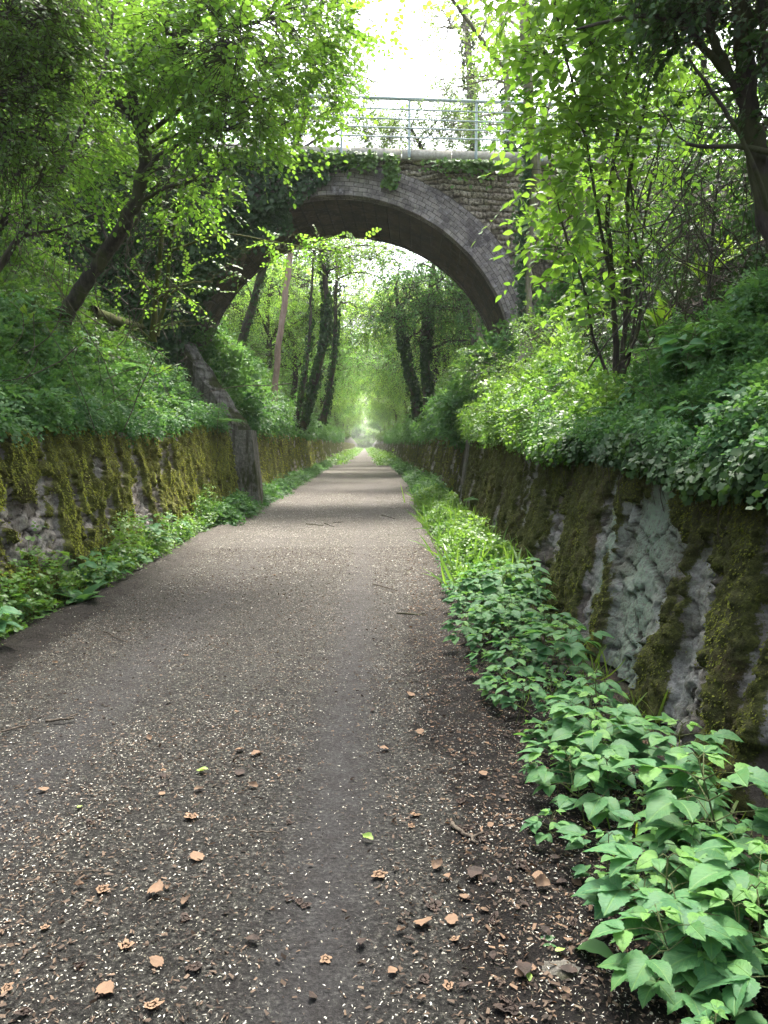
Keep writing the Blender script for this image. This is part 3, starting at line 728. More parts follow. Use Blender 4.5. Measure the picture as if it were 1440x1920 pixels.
# left: the leaning tree whose crown fills the upper left
tree('tree', 'leaning dark-trunked tree on the left bank, bright green crown reaching over the bridge', 'tree',
     [(PT((115, 600, 12.7), (150, 545, 12.6), (195, 480, 12.4), (240, 405, 12.1), (270, 325, 12), (262, 235, 11.9), (215, 185, 11.7), (165, 120, 11.5), (118, 30, 11.3), (100, -120, 11)), .135, .06),
      (PT((266, 250, 11.9), (245, 160, 11.8), (243, 60, 11.7), (250, -100, 11.5)), .09, .05),
      (PT((262, 240, 11.9), (310, 150, 11.4), (345, 70, 11), (368, 30, 10.8), (372, -120, 10.6)), .08, .05),
      (PT((350, 62, 11), (400, 50, 10.9), (440, 50, 10.8), (485, 40, 10.8)), .04, .02),
      (PT((355, 55, 11), (400, 30, 10.7), (445, 0, 10.4), (480, -60, 10.2)), .04, .02),
      (PT((190, 490, 12.4), (120, 440, 12), (60, 440, 11.6), (10, 470, 11.3)), .03, .012)],
     PB((150, 90, 10.8, 1.1, 1), (300, 40, 10.6, 1.2, 1), (430, 110, 10.2, 1.0, 1), (520, 40, 10.6, 1.0, .9), (565, 160, 11.5, .75, 1), (400, 20, 11.5, 1.2, .9),
        (340, 190, 12.9, 1.0, 1.1), (430, 240, 10.8, .8, 1.), (500, 190, 11.2, .8, .9), (340, 340, 12.6, .8, 1.), (400, 340, 11.2, .45, .9), (535, 235, 11.8, .35, .7), (190, 240, 12.9, .9, 1), (110, 320, 11, .7, .9), (170, 400, 13, .5, .9), (100, 420, 12.3, .5, .7), (200, 330, 13, .6, .8), (60, 200, 12, 1.2, 1), (630, 30, 11, .6, .7), (600, 90, 11.4, .5, .8), (680, 0, 11, .5, .5), (560, 20, 11, .7, .9), (700, 40, 11.2, .35, .5), (745, -10, 11.2, .4, .5)),
     'bark_dark', 'leaf_bright', T_ROUND, .095, 9, .42, 62, limb_r=.022, gap=.47, seed=1, flatness=.25)
tree('tree', 'slender twin-stemmed sapling on the left bank, against the ivy-hung arch foot', 'tree',
     [(PT((285, 640, 13.6), (292, 560, 13.5), (300, 480, 13.4), (303, 420, 13.4), (298, 330, 13.3)), .06, .03), (PT((292, 630, 13.6), (310, 560, 13.6), (318, 490, 13.5), (325, 430, 13.4), (352, 330, 13.2)), .045, .02),
      (PT((320, 470, 13.5), (420, 440, 13.4), (520, 455, 13.5), (620, 470, 13.7)), .022, .008)],
     PB((330, 540, 13, .4, 1), (250, 620, 12.5, .3, 1), (400, 530, 13.2, .35, .6), (450, 490, 13.3, .35, .6), (530, 470, 13.4, .4, 1.5), (600, 462, 13.6, .38, 1.6), (665, 460, 13.8, .28, 1.4), (350, 600, 13, .25, .6), (330, 430, 13, .4, .8), (260, 520, 13, .4, .7)),
     'bark_moss', 'leaf_bright', T_ROUND, .08, 9, .4, 80, limb_r=.015, gap=.42, seed=2, droop=.2, rbias=.15)
tree('tree', 'small dark tree with thin sloping stems at the far left edge of the bank', 'tree',
     [(PT((-40, 560, 9), (20, 470, 9.1), (75, 380, 9.2), (125, 300, 9.3), (190, 150, 9.3), (210, 20, 9.2)), .05, .02), (PT((-60, 560, 9), (0, 430, 8.8), (30, 330, 8.8), (90, 200, 8.7)), .04, .02), (PT((40, 440, 9.1), (110, 430, 9), (180, 400, 9)), .02, .01)],
     PB((20, 400, 8.8, .5, .7), (90, 330, 9, .6, .7), (150, 260, 9.2, .5, .6), (30, 300, 8.6, .6, .8)),
     'bark_dark', 'leaf_mid', T_ROUND, .06, 9, .35, 85, limb_r=.015, gap=.45, seed=3)
tree('yew_tree', 'dense dark small-leaved evergreen filling the top left corner', 'tree',
     [(PT((-260, 640, 8.4), (-230, 400, 8.2), (-180, 150, 8), (-150, -150, 7.8)), .2, .1)],
     PB((10, 40, 7.6, .75, 1), (-60, 160, 7.6, .8, 1), (50, 190, 7.8, .6, 1), (95, 260, 8, .4, .9), (0, 310, 8, .6, .9), (110, 60, 8, .45, .8), (-80, -60, 7.4, 1., 1), (60, -80, 7.4, .8, 1), (110, 150, 8, .45, .8)),
     'bark_dark', 'leaf_mid', T_ROUND, .055, 10, .34, 170, limb_r=.02, gap=.43, seed=4, droop=.3)
# trees filling behind, on the left bank in front of the bridge line
for i, (px, py, d, blobs) in enumerate([
    (60, 520, 17.5, [(40, 60, 17, 1.6, 1), (150, 180, 17, 1.2, .8), (20, 260, 16.5, 1.2, .7), (200, 40, 17, 1.4, 1), (300, 120, 17.5, 1.2, .8)]),
    (-60, 470, 15, [(-60, 100, 14.5, 1.8, .8), (40, -60, 14.5, 1.8, .8), (60, 420, 14.3, .6, .7), (0, 350, 14, .7, .6)])]):
    tree('tree', ['broad light-green tree on the left bank close to the bridge', 'light-green tree at the left frame edge, halfway up the bank'][i], 'tree',
         [(PT((px, py, d), (px + 20, py - 200, d), (px + 50, py - 400, d - .2), (px + 60, py - 560, d - .3)), .14, .06)], PB(*blobs), 'bark_dark', 'leaf_bright', T_ROUND, .1, 8, .5, 50, gap=.42, seed=20 + i, rbias=.1)

# right: ash in front of the bridge
ash = tree('ash_tree', 'pale-barked tree standing before the bridge on the right, ivy up its trunk', 'tree',
     [(PT((985, 700, 17.6), (984, 560, 17.7), (990, 430, 17.8), (997, 310, 17.8), (990, 180, 17.7), (985, 60, 17.6), (978, -120, 17.4)), .17, .10),
      (PT((1002, 420, 17.65), (1010, 330, 17.5), (1012, 280, 17.4), (1035, 170, 17.2), (1050, 60, 17)), .04, .02),
      (PT((985, 160, 17.7), (940, 120, 17.3), (900, 70, 17), (860, 15, 16.6), (820, -40, 16.2)), .055, .03),
      (PT((990, 180, 17.7), (930, 150, 18), (870, 160, 18.3), (820, 170, 18.6)), .025, .008), (PT((990, 130, 17.7), (930, 140, 18), (880, 145, 18.3), (820, 150, 18.6)), .02, .008),
      (PT((985, 60, 17.6), (930, 20, 18.2), (890, -10, 18.6), (860, -60, 19)), .035, .015), (PT((900, 70, 17), (920, 20, 16.8), (935, -40, 16.5)), .02, .01)],
     PB((900, 100, 18, .7, .6), (860, 30, 17.5, .9, .4), (830, 150, 18.6, .5, .7), (900, 150, 18.4, .5, .6), (1000, 30, 17, .8, .5), (940, 30, 18.5, .9, .25), (1040, 130, 17, .6, .5), (760, 20, 18, .8, .12)),
     'bark_pale', 'leaf_pale', T_SIMPLE, .1, 9, .4, 40, limb_r=.012, gap=.45, seed=5, twig='bark_dark')
iv = MB(); n = 1500; t = rng.uniform(0, 1, n); sp0 = spline(PT((985, 620, 17.6), (984, 560, 17.7), (988, 430, 17.8), (995, 330, 17.8), (992, 270, 17.8)), 60)
c = sp0[(t * 59).astype(int)]; wd = .5 + .9 * np.exp(-((t - .55) / .2) ** 2)
off = np.stack([-.12 - np.abs(rng.normal(size=n)) * .10 * wd + .06, -.12 - rng.uniform(0, .12, n), rng.normal(size=n) * .05], -1)
leaves(iv, T_IVY, c + off, np.array([0, -.3, -1.]) + rng.normal(size=(n, 3)) * .4, np.array([-.3, -1, .5]) + rng.normal(size=(n, 3)) * .4, rng.uniform(.05, .1, n), rng.uniform(0, 1, n))
o = iv.build('trunk_ivy', M['leaf_ivy'], ash, origin=np.array(ash.location)); tag(o, kind='stuff')

# right: the many-stemmed elder with large light leaves
S = lambda *a: PT(*a)
tree('elder_shrub', 'many-stemmed shrub on the right bank with large bright yellow-green leaves', 'shrub',
     [(S((1155, 700, 8), (1152, 600, 8), (1145, 480, 8), (1140, 390, 8), (1165, 200, 7.9), (1190, 60, 7.8), (1200, -80, 7.7)), .035, .014),
      (S((1165, 700, 8), (1172, 600, 8), (1176, 450, 8), (1180, 330, 7.9), (1215, 170, 7.8), (1235, 20, 7.7), (1240, -100, 7.6)), .03, .012),
      (S((1140, 705, 7.9), (1112, 630, 7.9), (1095, 540, 7.8), (1060, 440, 7.7), (1040, 350, 7.6)), .02, .008),
      (S((1160, 700, 8.1), (1200, 600, 8.1), (1190, 420, 8.1), (1175, 250, 8.1), (1180, 60, 8)), .018, .008),
      (S((1145, 520, 8), (1125, 420, 7.8), (1105, 300, 7.6), (1080, 180, 7.5), (1050, 60, 7.4), (1030, -60, 7.4)), .02, .008),
      (S((1170, 700, 8.1), (1185, 640, 8.2), (1210, 400, 8.3), (1250, 200, 8.3), (1255, 60, 8.2)), .018, .008),
      (S((1175, 520, 8), (1230, 440, 7.9), (1290, 350, 7.9), (1330, 250, 7.9)), .014, .006)],
     PB((1040, 60, 7.4, .42, 1), (1110, 120, 7.4, .45, 1), (1050, 190, 7.4, .36, 1.1), (1110, 260, 7.5, .4, 1.1), (1050, 330, 7.5, .34, 1.1), (1100, 400, 7.7, .36, 1), (1050, 460, 7.7, .3, 1),
        (1090, 540, 7.8, .3, .9), (1140, 500, 8, .28, .8), (1180, 60, 7.6, .42, 1), (1200, 180, 7.8, .36, .8), (1030, -60, 7.4, .5, 1), (1150, -60, 7.4, .5, 1), (1150, 330, 7.9, .3, .7), (1110, 610, 7.8, .2, .7), (1250, 260, 8.2, .3, .5)),
     'bark_dark', 'leaf_bright', T_OVAL, .14, 9, .46, 190, limb_r=.010, gap=.36, seed=6, droop=.3, twig_r=.003, rbias=.2)
# right: the big dark tree at the frame's edge
tree('tree', 'big dark trunk leaning in at the right frame edge, ivy and tangled branches around it', 'tree',
     [(S((1500, 700, 6.6), (1470, 520, 6.6), (1440, 400, 6.6), (1412, 250, 6.5), (1396, 120, 6.4), (1388, 0, 6.3), (1380, -180, 6.2)), .10, .065),
      (S((1410, 235, 6.5), (1370, 140, 6.4), (1330, 60, 6.3), (1325, 0, 6.3), (1330, -120, 6.2)), .045, .028),
      (S((1375, 150, 6.4), (1320, 90, 6.3), (1270, 40, 6.2), (1200, 30, 6.3), (1120, 45, 6.4), (1080, 55, 6.5)), .035, .01),
      (S((1450, 420, 6.6), (1400, 280, 6.3), (1340, 180, 6.2), (1290, 110, 6.1)), .025, .012),
      (S((1460, 290, 6.4), (1390, 275, 6.3), (1330, 275, 6.2), (1285, 270, 6.2)), .028, .012),
      (S((1440, 150, 6.2), (1425, 0, 6.1), (1430, -100, 6.)), .03, .02)],
     PB((1350, 20, 6.2, .42, 1), (1440, 80, 6.2, .45, 1.1), (1280, -20, 6.2, .4, .9), (1420, 200, 6.5, .35, .9), (1250, 60, 6.5, .26, .7), (1450, 330, 6.8, .4, .8), (1200, -60, 6.3, .4, .9), (1380, -90, 6, .6, 1), (1320, 180, 7, .26, .4)),
     'bark_dark', 'leaf_dark', T_IVY, .055, 9, .28, 420, limb_r=.015, gap=.42, seed=7, droop=.4)
# trees behind the right bank, lit
for i, (px, py, d, blobs) in enumerate([
    (1300, 480, 13, [(1250, 200, 13, .9, .8), (1350, 330, 13, .9, .8), (1200, 330, 13.5, .8, .8), (1300, 60, 13, 1.2, .8), (1430, 240, 12.5, 1, .8), (1270, 420, 12.5, .55, .8)]),
    (1130, 520, 16.5, [(1110, 430, 16, .6, .8), (1090, 250, 17, .9, .8), (1180, 120, 17, 1.2, .8), (1200, 420, 15.5, .8, .9), (1060, 120, 17.5, .7, .6)])]):
    tree('tree', ['light-green tree high on the right bank behind the dark tangle', 'light-green tree hiding the right end of the bridge wall'][i], 'tree',
         [(PT((px, py, d), (px - 10, py - 150, d), (px + 20, py - 300, d), (px + 10, py - 480, d)), .09, .04)], PB(*blobs), 'bark_dark', 'leaf_bright', T_ROUND, .09, 8, .45, 60, gap=.42, seed=30 + i, rbias=.15)

for i, (px, py, d, blobs, lab) in enumerate([(1330, 520, 8.6, [(1320, 380, 8.8, .45, 1), (1250, 330, 9, .45, .9), (1400, 440, 8.2, .4, 1), (1260, 460, 9.2, .35, .8), (1350, 280, 8.8, .4, .9), (1200, 400, 9.4, .35, .7), (1430, 300, 8.2, .4, .9)], 'dark-leaved bush added for shade behind the bramble tangle'),
        (1180, 560, 10, [(1170, 470, 9.8, .4, 1), (1220, 540, 9.6, .35, 1), (1130, 560, 10, .4, .9), (1180, 620, 9.4, .25, .8)], 'dark-leaved bush added for shade just behind the stems of the many-stemmed shrub')]):
    tree('bush', lab, 'bush', [(PT((px, py + 60, d), (px, py, d), (px + 10, py - 120, d), (px + 20, py - 220, d)), .03, .01)], PB(*blobs), 'bark_dark', 'leaf_dark', T_OVAL, .085, 9, .35, 150, limb_r=.01, gap=.38, seed=80 + i, twig_r=.003)  # dark leaves added to deepen the shade on the slope behind
# tangle of dead stems hanging over the right bank
def tangle(name, label, n, x0, x1, y0, y1, d0, d1, rmax, mat, seed, vertical=.6):
    r_ = np.random.default_rng(seed); mb = MB()
    a = np.array([P(r_.uniform(x0, x1), r_.uniform(y0, y1), r_.uniform(d0, d1)) for _ in range(n)])
    dirs = r_.normal(size=(n, 3)) * [.6, .4, .5]; dirs[:, 2] = np.where(r_.uniform(size=n) < vertical, np.abs(dirs[:, 2]) + .9, dirs[:, 2]); dirs = nrm(dirs)
    L_ = r_.uniform(.4, 1.5, n)[:, None]; t = np.linspace(-.5, .5, 8)[None, :, None]
    bend = r_.normal(size=(n, 3)) * .25
    pts = a[:, None] + dirs[:, None] * (t * L_[:, None]) + bend[:, None] * (t ** 2) * L_[:, None] * 1.6 + np.cumsum(r_.normal(size=(n, 8, 3)) * .012, 1)
    tubes(mb, pts, r_.uniform(.25, 1, n)[:, None] ** 2 * rmax * np.linspace(1, .6, 8)[None], 4)
    base = a.mean(0); o = mb.build(name, M[mat], origin=base); o.location = base; tag(o, label, 'brambles', kind='stuff'); return o
tangle('bramble_tangle', 'tangle of thin dead stems and brambles hanging over the right bank', 210, 1170, 1480, 230, 620, 6.8, 8.2, .009, 'bark_dark', 5, .65)
tangle('bramble_tangle', 'bare brown stems rising through the left bank undergrowth', 150, -20, 330, 380, 600, 11.5, 14, .011, 'twig', 6, .6)

# ------------------------------------------------------------------ ivy over the bridge's left half
mb = MB(); n = 19000
u_ = rng.uniform(XC - 7.5, XC + 1.6, n); z_ = rng.uniform(3.2, ZT + .12, n)
r_ = np.hypot(u_ - XC, np.clip(z_ - ZC, 0, None)); f = fbm(u_ * 1.1, z_ * 1.1, seed=51) - .5
left = (XC - .55 - u_) + f * 2.2                      # reach to the right
lim = np.interp(z_, [3, 5.5, 6.8, 7.8, 8.4, ZT - .15, ZT + .2], [-3.3, -3.0, -1.9, -.75, -.2, .6, 1.3])
k = (u_ - XC < lim + f * 1.3) & (r_ > RAD - .12)
u_, z_ = u_[k], z_[k]; n = len(u_)
th_ = .04 + .3 * fbm(u_ * 1.7, z_ * 1.7, seed=52) * sstep(ZT + .3, ZT - 1.5, z_) + .1
v_ = -.06 - rng.uniform(.2, 1, n) * th_ - .12 * (z_ > ZT)
pos = B(u_, v_, z_)
leaves(mb, T_IVY, pos, np.array([0, -.35, -1.]) + rng.normal(size=(n, 3)) * .45, np.array([0, -1, .65]) + rng.normal(size=(n, 3)) * .4, rng.uniform(.07, .15, n), np.clip(rng.uniform(0, .7, n) + .3 * sstep(ZT - .8, ZT, z_), 0, 1))
# curtain draping under the arch edge on the left
n = 9500; th_ = math.radians(185) - math.radians(78) * rng.uniform(0, 1, n) ** 1.25; rr_ = RAD + rng.normal(size=n) * .2 + .04
pos = B(XC + rr_ * np.cos(th_), rng.uniform(-.35, .9, n) * sstep(120, 165, np.degrees(th_)) - .1, ZC + rr_ * np.sin(th_) - rng.uniform(0, .35, n))
leaves(mb, T_IVY, pos, np.array([0, -.35, -1.]) + rng.normal(size=(n, 3)) * .45, np.array([0.3, -1, .4]) + rng.normal(size=(n, 3)) * .5, rng.uniform(.07, .14, n), rng.uniform(0, .8, n))
o = mb.build('ivy', M['leaf_ivy'], origin=B(XC - 4, -.1, 3)); o.location = B(XC - 4, -.1, 3)
tag(o, 'dark ivy curtain hanging over the left half of the bridge face', 'ivy')
mb = MB(); n = 2600
u_ = XC + np.concatenate([rng.uniform(-3.2, .9, 1700), rng.normal(3.3, .5, 500), rng.normal(1.25, .10, 400)])
z_ = ZT - np.concatenate([np.abs(rng.normal(size=1700)) * .16 - .08, np.abs(rng.normal(size=500)) * .14 * (.3 + 1.4 * rng.uniform(size=500)) + .0, rng.uniform(-.1, .7, 400)])
pos = B(u_, -.16 - rng.uniform(0, .14, n), z_)
leaves(mb, T_IVY, pos, np.array([0, -.6, -.8]) + rng.normal(size=(n, 3)) * .45, np.array([0, -.7, .9]) + rng.normal(size=(n, 3)) * .4, rng.uniform(.06, .14, n), rng.uniform(.0, 1, n))
o = mb.build('creeper', M['leaf_herbl'], origin=B(XC, -.1, ZT)); o.location = B(XC, -.1, ZT)
tag(o, 'light green creeper trailing along the bridge coping', 'creeper')

# ------------------------------------------------------------------ ground cover on the banks
def bank_points(n, side, y0, y1, s0, s1, ypow=1.):
    y = y0 + (y1 - y0) * rng.uniform(0, 1, n) ** ypow
    s = s0 + (((s1(y) if callable(s1) else s1)) - s0) * rng.uniform(0, 1, n)
    x = (xl_base(y) - BAT - .1 - s) if side < 0 else (xr_base(y) + BAT + .1 + s)
    z = terrain(x, y)
    e = .05; nx = -(terrain(x + e, y) - z) / e; ny = -(terrain(x, y + e) - z) / e
    nx = np.clip(nx, -2.5, 2.5); ny = np.clip(ny, -1, 1)
    nn = nrm(np.stack([nx, ny, np.ones(n)], -1))
    # the lip over the wall is part of the level ground there
    lip = s < 0; z = np.where(lip, (zl_top(y) if side < 0 else zr_top(y)) + .04, z)
    nn = np.where(lip[:, None], np.array([-side * .5, 0, .8]), nn)
    return np.stack([x, y, z], -1), nn, s
def cover(name, label, side, n, y0, y1, s0, s1, h, size, leaf, T=T_ROUND, ypow=1.4, seed=0, thresh=.3, m=5, cat='undergrowth', ups=.8, hang=0.):
    pos, nn, s = bank_points(n, side, y0, y1, s0, s1, ypow)
    hn = .5 * fbm(pos[:, 0] * 1.3, pos[:, 1] * 1.3, pos[:, 2] * 1.3, seed=seed, oct=2) + .5 * fbm(pos[:, 0] * 4, pos[:, 1] * 4, pos[:, 2] * 4, seed=seed + 3, oct=2)
    k = (hn > thresh) & ~((side < 0) & (pos[:, 1] > 18.7) & (pos[:, 1] < 20.9) & (s < 2.2)); pos, nn, hn, s = pos[k], nn[k], hn[k], s[k]; n = len(pos)
    hh = h * np.clip((hn - thresh) * 4.2 + .1, .08, 1.7) * rng.uniform(.1, 1, n) ** .7
    O = pos + nn * hh[:, None] * [.6, .6, 1]
    D = nn * .15 + rng.normal(size=(n, 3)) * .8 + np.array([-side * .5, -.25, .1])
    if hang: D = np.where((s < .12)[:, None], np.array([-side * .8, -.2, -hang]) + rng.normal(size=(n, 3)) * .5, D)
    mb = MB(); rb = np.clip(.15 + .9 * (hh / h) * .6 + rng.normal(size=n) * .2, 0, 1)
    Lb = np.full(n, size * 2.4); up = nrm(np.array([0, 0, ups]) + nn * .6 + rng.normal(size=(n, 3)) * .3)
    spray_leaves(mb, None, O, D, Lb, m, T, size, .25, .4, rb)
    st = MB(); kk = rng.uniform(size=n) < .12
    if kk.sum():
        a, b = pos[kk], O[kk]; t = np.linspace(0, 1, 3)[None, :, None]
        tubes(mb, a[:, None] * (1 - t) + b[:, None] * t, .003, 3, rnd=.3)
    base = pos.mean(0); o = mb.build(name, M[leaf], origin=base); o.location = base
    tag(o, label, cat, kind='stuff'); return o
cover('undergrowth', 'leafy green herbs spilling over the top of the left wall', -1, 15000, 4.5, 26, -.30, lambda y: 1.0 + .25 * np.sin(y * 1.3), .5, .062, 'leaf_herb', seed=201, thresh=.36, hang=.5)
cover('undergrowth', 'fresh light-green herbs in patches on the left bank', -1, 6500, 6, 28, -.1, 1.7, .5, .065, 'leaf_herbl', seed=203, thresh=.50)
cover('undergrowth', 'dark ivy and undergrowth covering the upper left bank', -1, 16000, 6, 24, .7, 6, .3, .075, 'leaf_mid', T_IVY, seed=205, thresh=.42, ypow=1.)
cover('undergrowth', 'small dark herbs scattered among stems on the left bank', -1, 9000, 5, 22, .6, 4.5, .5, .06, 'leaf_dark', seed=207, thresh=.46, ypow=1.)
cover('undergrowth', 'leafy herbs covering the near right bank above the wall', 1, 30000, 2.6, 11, -.3, lambda y: np.interp(y, [4, 6, 9], [1.0, .95, .6]), .42, .040, 'leaf_herb', seed=211, thresh=.35, ypow=1.15, hang=.6)
cover('undergrowth', 'bright yellow-green herbs spilling over the right wall before the bridge', 1, 15000, 7.2, 20, -.40, lambda y: np.interp(y, [7, 11, 14, 20], [.4, .8, 1.4, 1.8]), .72, .06, 'leaf_herbl', seed=213, thresh=.37, ypow=1., hang=.7)
cover('undergrowth', 'dark ivy covering the shaded slope under the bramble tangle', 1, 20000, 5, 16, 1., 6, .18, .05, 'leaf_ivy', T_IVY, seed=215, thresh=.43, ypow=1.)
cover('undergrowth', 'ivy leaves and runners hanging over the near right wall top', 1, 5200, 2.4, 8, -.42, .25, .16, .05, 'leaf_ivy', T_IVY, seed=217, thresh=.36, ypow=1.2, hang=1.5, m=5)
cover('undergrowth', 'undergrowth on the left bank beyond the bridge', -1, 24000, 19.8, 110, -.45, 5, 1.1, .13, 'leaf_herb', seed=221, thresh=.25, ypow=2., hang=.7)
cover('undergrowth', 'undergrowth on the right bank beyond the bridge', 1, 24000, 18.5, 110, -.45, 5, 1.1, .13, 'leaf_herb', seed=223, thresh=.25, ypow=2., hang=.7)
tangle('leaf_litter', 'dead stems and roots lying on the shaded right slope', 130, 1150, 1440, 420, 650, 7.6, 9.6, .008, 'twig', 8, .25)

# ------------------------------------------------------------------ plants along the path's edges
def strip(name, label, xfun, y0, y1, n, h, size, leaf, T, ypow, seed, m=5, grass=0.):
    y = y0 + (y1 - y0) * rng.uniform(0, 1, n) ** ypow; lo, hi = xfun(y); t = rng.uniform(0, 1, n); x = lo + (hi - lo) * t
    hn = fbm(x * 2.2, y * 1.8, seed=seed, oct=3); k = hn > .32; x, y, hn, t = x[k], y[k], hn[k], t[k]; n = len(x)
    hh = h * np.clip(hn * 1.8 - .35, .15, 1.2) * rng.uniform(.1, 1, n) * (.55 + .45 * np.sin(t * math.pi))
    O = np.stack([x, y, hh], -1); D = rng.normal(size=(n, 3)) * [1, 1, .3]; D[:, 2] += .15
    mb = MB(); rb = np.clip(hh / h * .7 + rng.normal(size=n) * .2 + .1, 0, 1)
    spray_leaves(mb, None, O, D, size * 2.2, m, T, size, .25, .3, rb)
    kk = rng.uniform(size=n) < .2; a = O[kk] * [1, 1, 0]; tt = np.linspace(0, 1, 3)[None, :, None]
    tubes(mb, a[:, None] * (1 - tt) + O[kk][:, None] * tt, .002, 3, rnd=.4)
    if grass:
        q = int(n * grass); i = rng.integers(0, n, q); leaves(mb, T_BLADE, O[i] * [1, 1, 0] + rng.normal(size=(q, 3)) * [.1, .1, 0], rdir(q, 1.6), rdir(q), h * rng.uniform(.5, 1.1, q), rng.uniform(.3, 1, q))
    base = np.array([x.mean(), y.mean(), 0]); o = mb.build(name, M[leaf], origin=base); o.location = base
    tag(o, label, 'undergrowth', kind='stuff'); return o
strip('undergrowth', 'low leafy weeds along the foot of the left wall', lambda y: (xl_base(y) - .02, path_l(y) + .04), 5.0, 20, 4200, .8, .05, 'leaf_herbl', T_ROUND, 1.1, 301)
strip('undergrowth', 'lush weeds at the foot of the left wall near and past the bridge', lambda y: (xl_base(y), path_l(y) + .35), 15, 60, 9000, .62, .085, 'leaf_herb', T_ROUND, 1.5, 303)
strip('undergrowth', 'bright weeds and grass along the foot of the right wall', lambda y: (path_r(y) + .05, xr_base(y)), 8.0, 22, 13000, .55, .055, 'leaf_herbl', T_ROUND, 1.1, 305, grass=.12)
strip('undergrowth', 'weeds at the foot of the right wall beyond the bridge', lambda y: (path_r(y) + .1, xr_base(y) + .1), 20, 90, 9000, .7, .09, 'leaf_herb', T_ROUND, 1.6, 307)
strip('undergrowth', 'grassy verge closing in on the left side of the path far off', lambda y: (path_l(y) - 1.8, path_l(y) + .9 + .004 * y), 60, 300, 6000, 1.0, .2, 'leaf_herbl', T_ROUND, 1., 309)

strip('undergrowth', 'grassy verge closing in on the right side of the path far off', lambda y: (path_r(y) - .6 - .003 * y, path_r(y) + 1.8), 60, 300, 6000, 1.0, .2, 'leaf_herbl', T_ROUND, 1., 311)

# near right: broad-leaved herbs, each a plant of its own
def front_plant(seed, tiers, H, lsz, TL=T_BIG):
    global rng
    r_ = np.random.default_rng(seed); root = empty('ground_elder'); st = MB(); fo = MB()
    lean = r_.normal(size=2) * .12
    top = np.array([lean[0] * H, lean[1] * H, H]); t = np.linspace(0, 1, 6)[:, None]
    path_ = t * top + np.array([lean[1], -lean[0], 0]) * .15 * np.sin(t * 3); tubes(st, path_[None], np.linspace(.0042, .0022, 6)[None], 5, rnd=.4)
    az0 = r_.uniform(0, 6.3)
    for k in range(tiers):
        ft = .42 + .58 * (k / max(1, tiers - 1)); p = path_[min(5, int(ft * 5))] * (ft * 5 - int(ft * 5) * 1. if False else 1)
        p = ft * top; small = k == tiers - 1
        na = 3 if not small else 2
        for a in range(na):
            az = az0 + k * math.pi / 2 * 1.1 + a * 2 * math.pi / na + r_.normal() * .25
            pl = lsz * (r_.uniform(.7, 1.25) if not small else .25); rise = r_.uniform(.1, .45)
            e = p + np.array([math.cos(az) * pl, math.sin(az) * pl, pl * rise])
            tubes(st, np.array([p, (p + e) / 2 + [0, 0, .012], e])[None], np.array([[.0022, .0018, .0014]]), 4, rnd=.5)
            sc_ = lsz * (r_.uniform(.8, 1.15) if not small else .5)
            for da, f_ in ((0, 1.08), (1.05, .86), (-1.05, .86)):
                dd = np.array([math.cos(az + da), math.sin(az + da), r_.uniform(-.22, .12)]); q = e
                nv = np.array([0, 0, 1.]) + r_.normal(size=3) * .22
                leaves(fo, TL, q[None], dd[None], nv[None], sc_ * f_ * r_.uniform(.85, 1.1), np.clip((.95 if small else .1 + .45 * ft) + r_.normal() * .2, 0, 1))
    st.build('stem', M['stem'], root); fo.build('foliage', M['leaf_front'], root, smooth=True)
    return root
protos = [front_plant(500 + i, [4, 3, 4, 5, 3, 4, 5, 4][i], [.25, .19, .27, .40, .22, .30, .34, .2][i], [.105, .10, .115, .12, .095, .11, .085, .07][i], T_BIGN if i > 5 else T_BIG) for i in range(8)]
used = set(); gi = 0
GP = 'broad-leaved green herbs along the foot of the right wall'
def put(x, y, s, label=None, which=None, z=0.):
    global gi
    i = which if which is not None else int(rng.integers(0, 8))
    if i not in used: o = protos[i]; used.add(i)
    else: o = copy_tree(protos[i])
    o.location = (x, y, z); o.rotation_euler = (rng.normal() * .06, rng.normal() * .06, rng.uniform(0, 6.28)); o.scale = (s, s, s)
    tag(o, label or 'broad-leaved herb in the dense row along the foot of the right wall', 'plant', GP)
    return o
def G(px, py, h=0.):                              # point on the ground (height h) seen at a photo pixel
    r = ray(px, py); t = (h - CH) / r.z; return r.x * t, r.y * t
put(*G(1375, 1700), 1.25, 'tall plant with a pale young shoot at the right frame edge', 3)
put(*G(1240, 1800), 1.25, 'herb with the largest broad leaves, near the bottom right corner', 2)
put(*G(1420, 1900), 1.1, 'herb with lime-green young leaves in the bottom right corner', 5)
put(*G(1120, 1690), .62, 'small sprig standing apart on dark soil left of the near herbs', 1)
put(*G(1035, 1590), .62, 'lone low herb reaching furthest left onto the path edge', 0)
yy = 1.48
while yy < 9.5:
    lo = np.interp(yy, [1.7, 2.3, 3.4, 4.5, 6.5, 8, 12], [.90, .90, .86, .86, .84, .92, 1.15]); hi = min(float(xr_base(yy)) - .16, np.interp(yy, [1.7, 2.4, 3.2, 6, 8, 12], [1.7, 1.6, 1.36, 1.5, 1.7, 2.]))
    st_ = .215 if yy < 8 else .34
    for x in np.arange(lo, hi, st_):
        if rng.uniform() > .88: continue
        put(x + rng.uniform(-.06, .06), yy + rng.uniform(-.09, .09), rng.uniform(.75, 1.2) * np.interp(x - lo, [0, .3], [.75, 1.05]))
    yy += st_ * .95
for side, lab, grp, n_, y0, y1, s0, s1 in ((-1, 'taller leafy herb standing up out of the left bank undergrowth', 'taller herbs on the left bank', 46, 5.5, 15, -.1, 1.3), (1, 'taller leafy herb standing up out of the right bank undergrowth', 'taller herbs on the right bank', 24, 4.5, 11, .0, .9)):
    pp, _, _ = bank_points(n_, side, y0, y1, s0, s1)
    for q in pp:
        o = put(q[0], q[1], rng.uniform(.9, 1.7), lab, None, q[2] - .02); o['group'] = grp
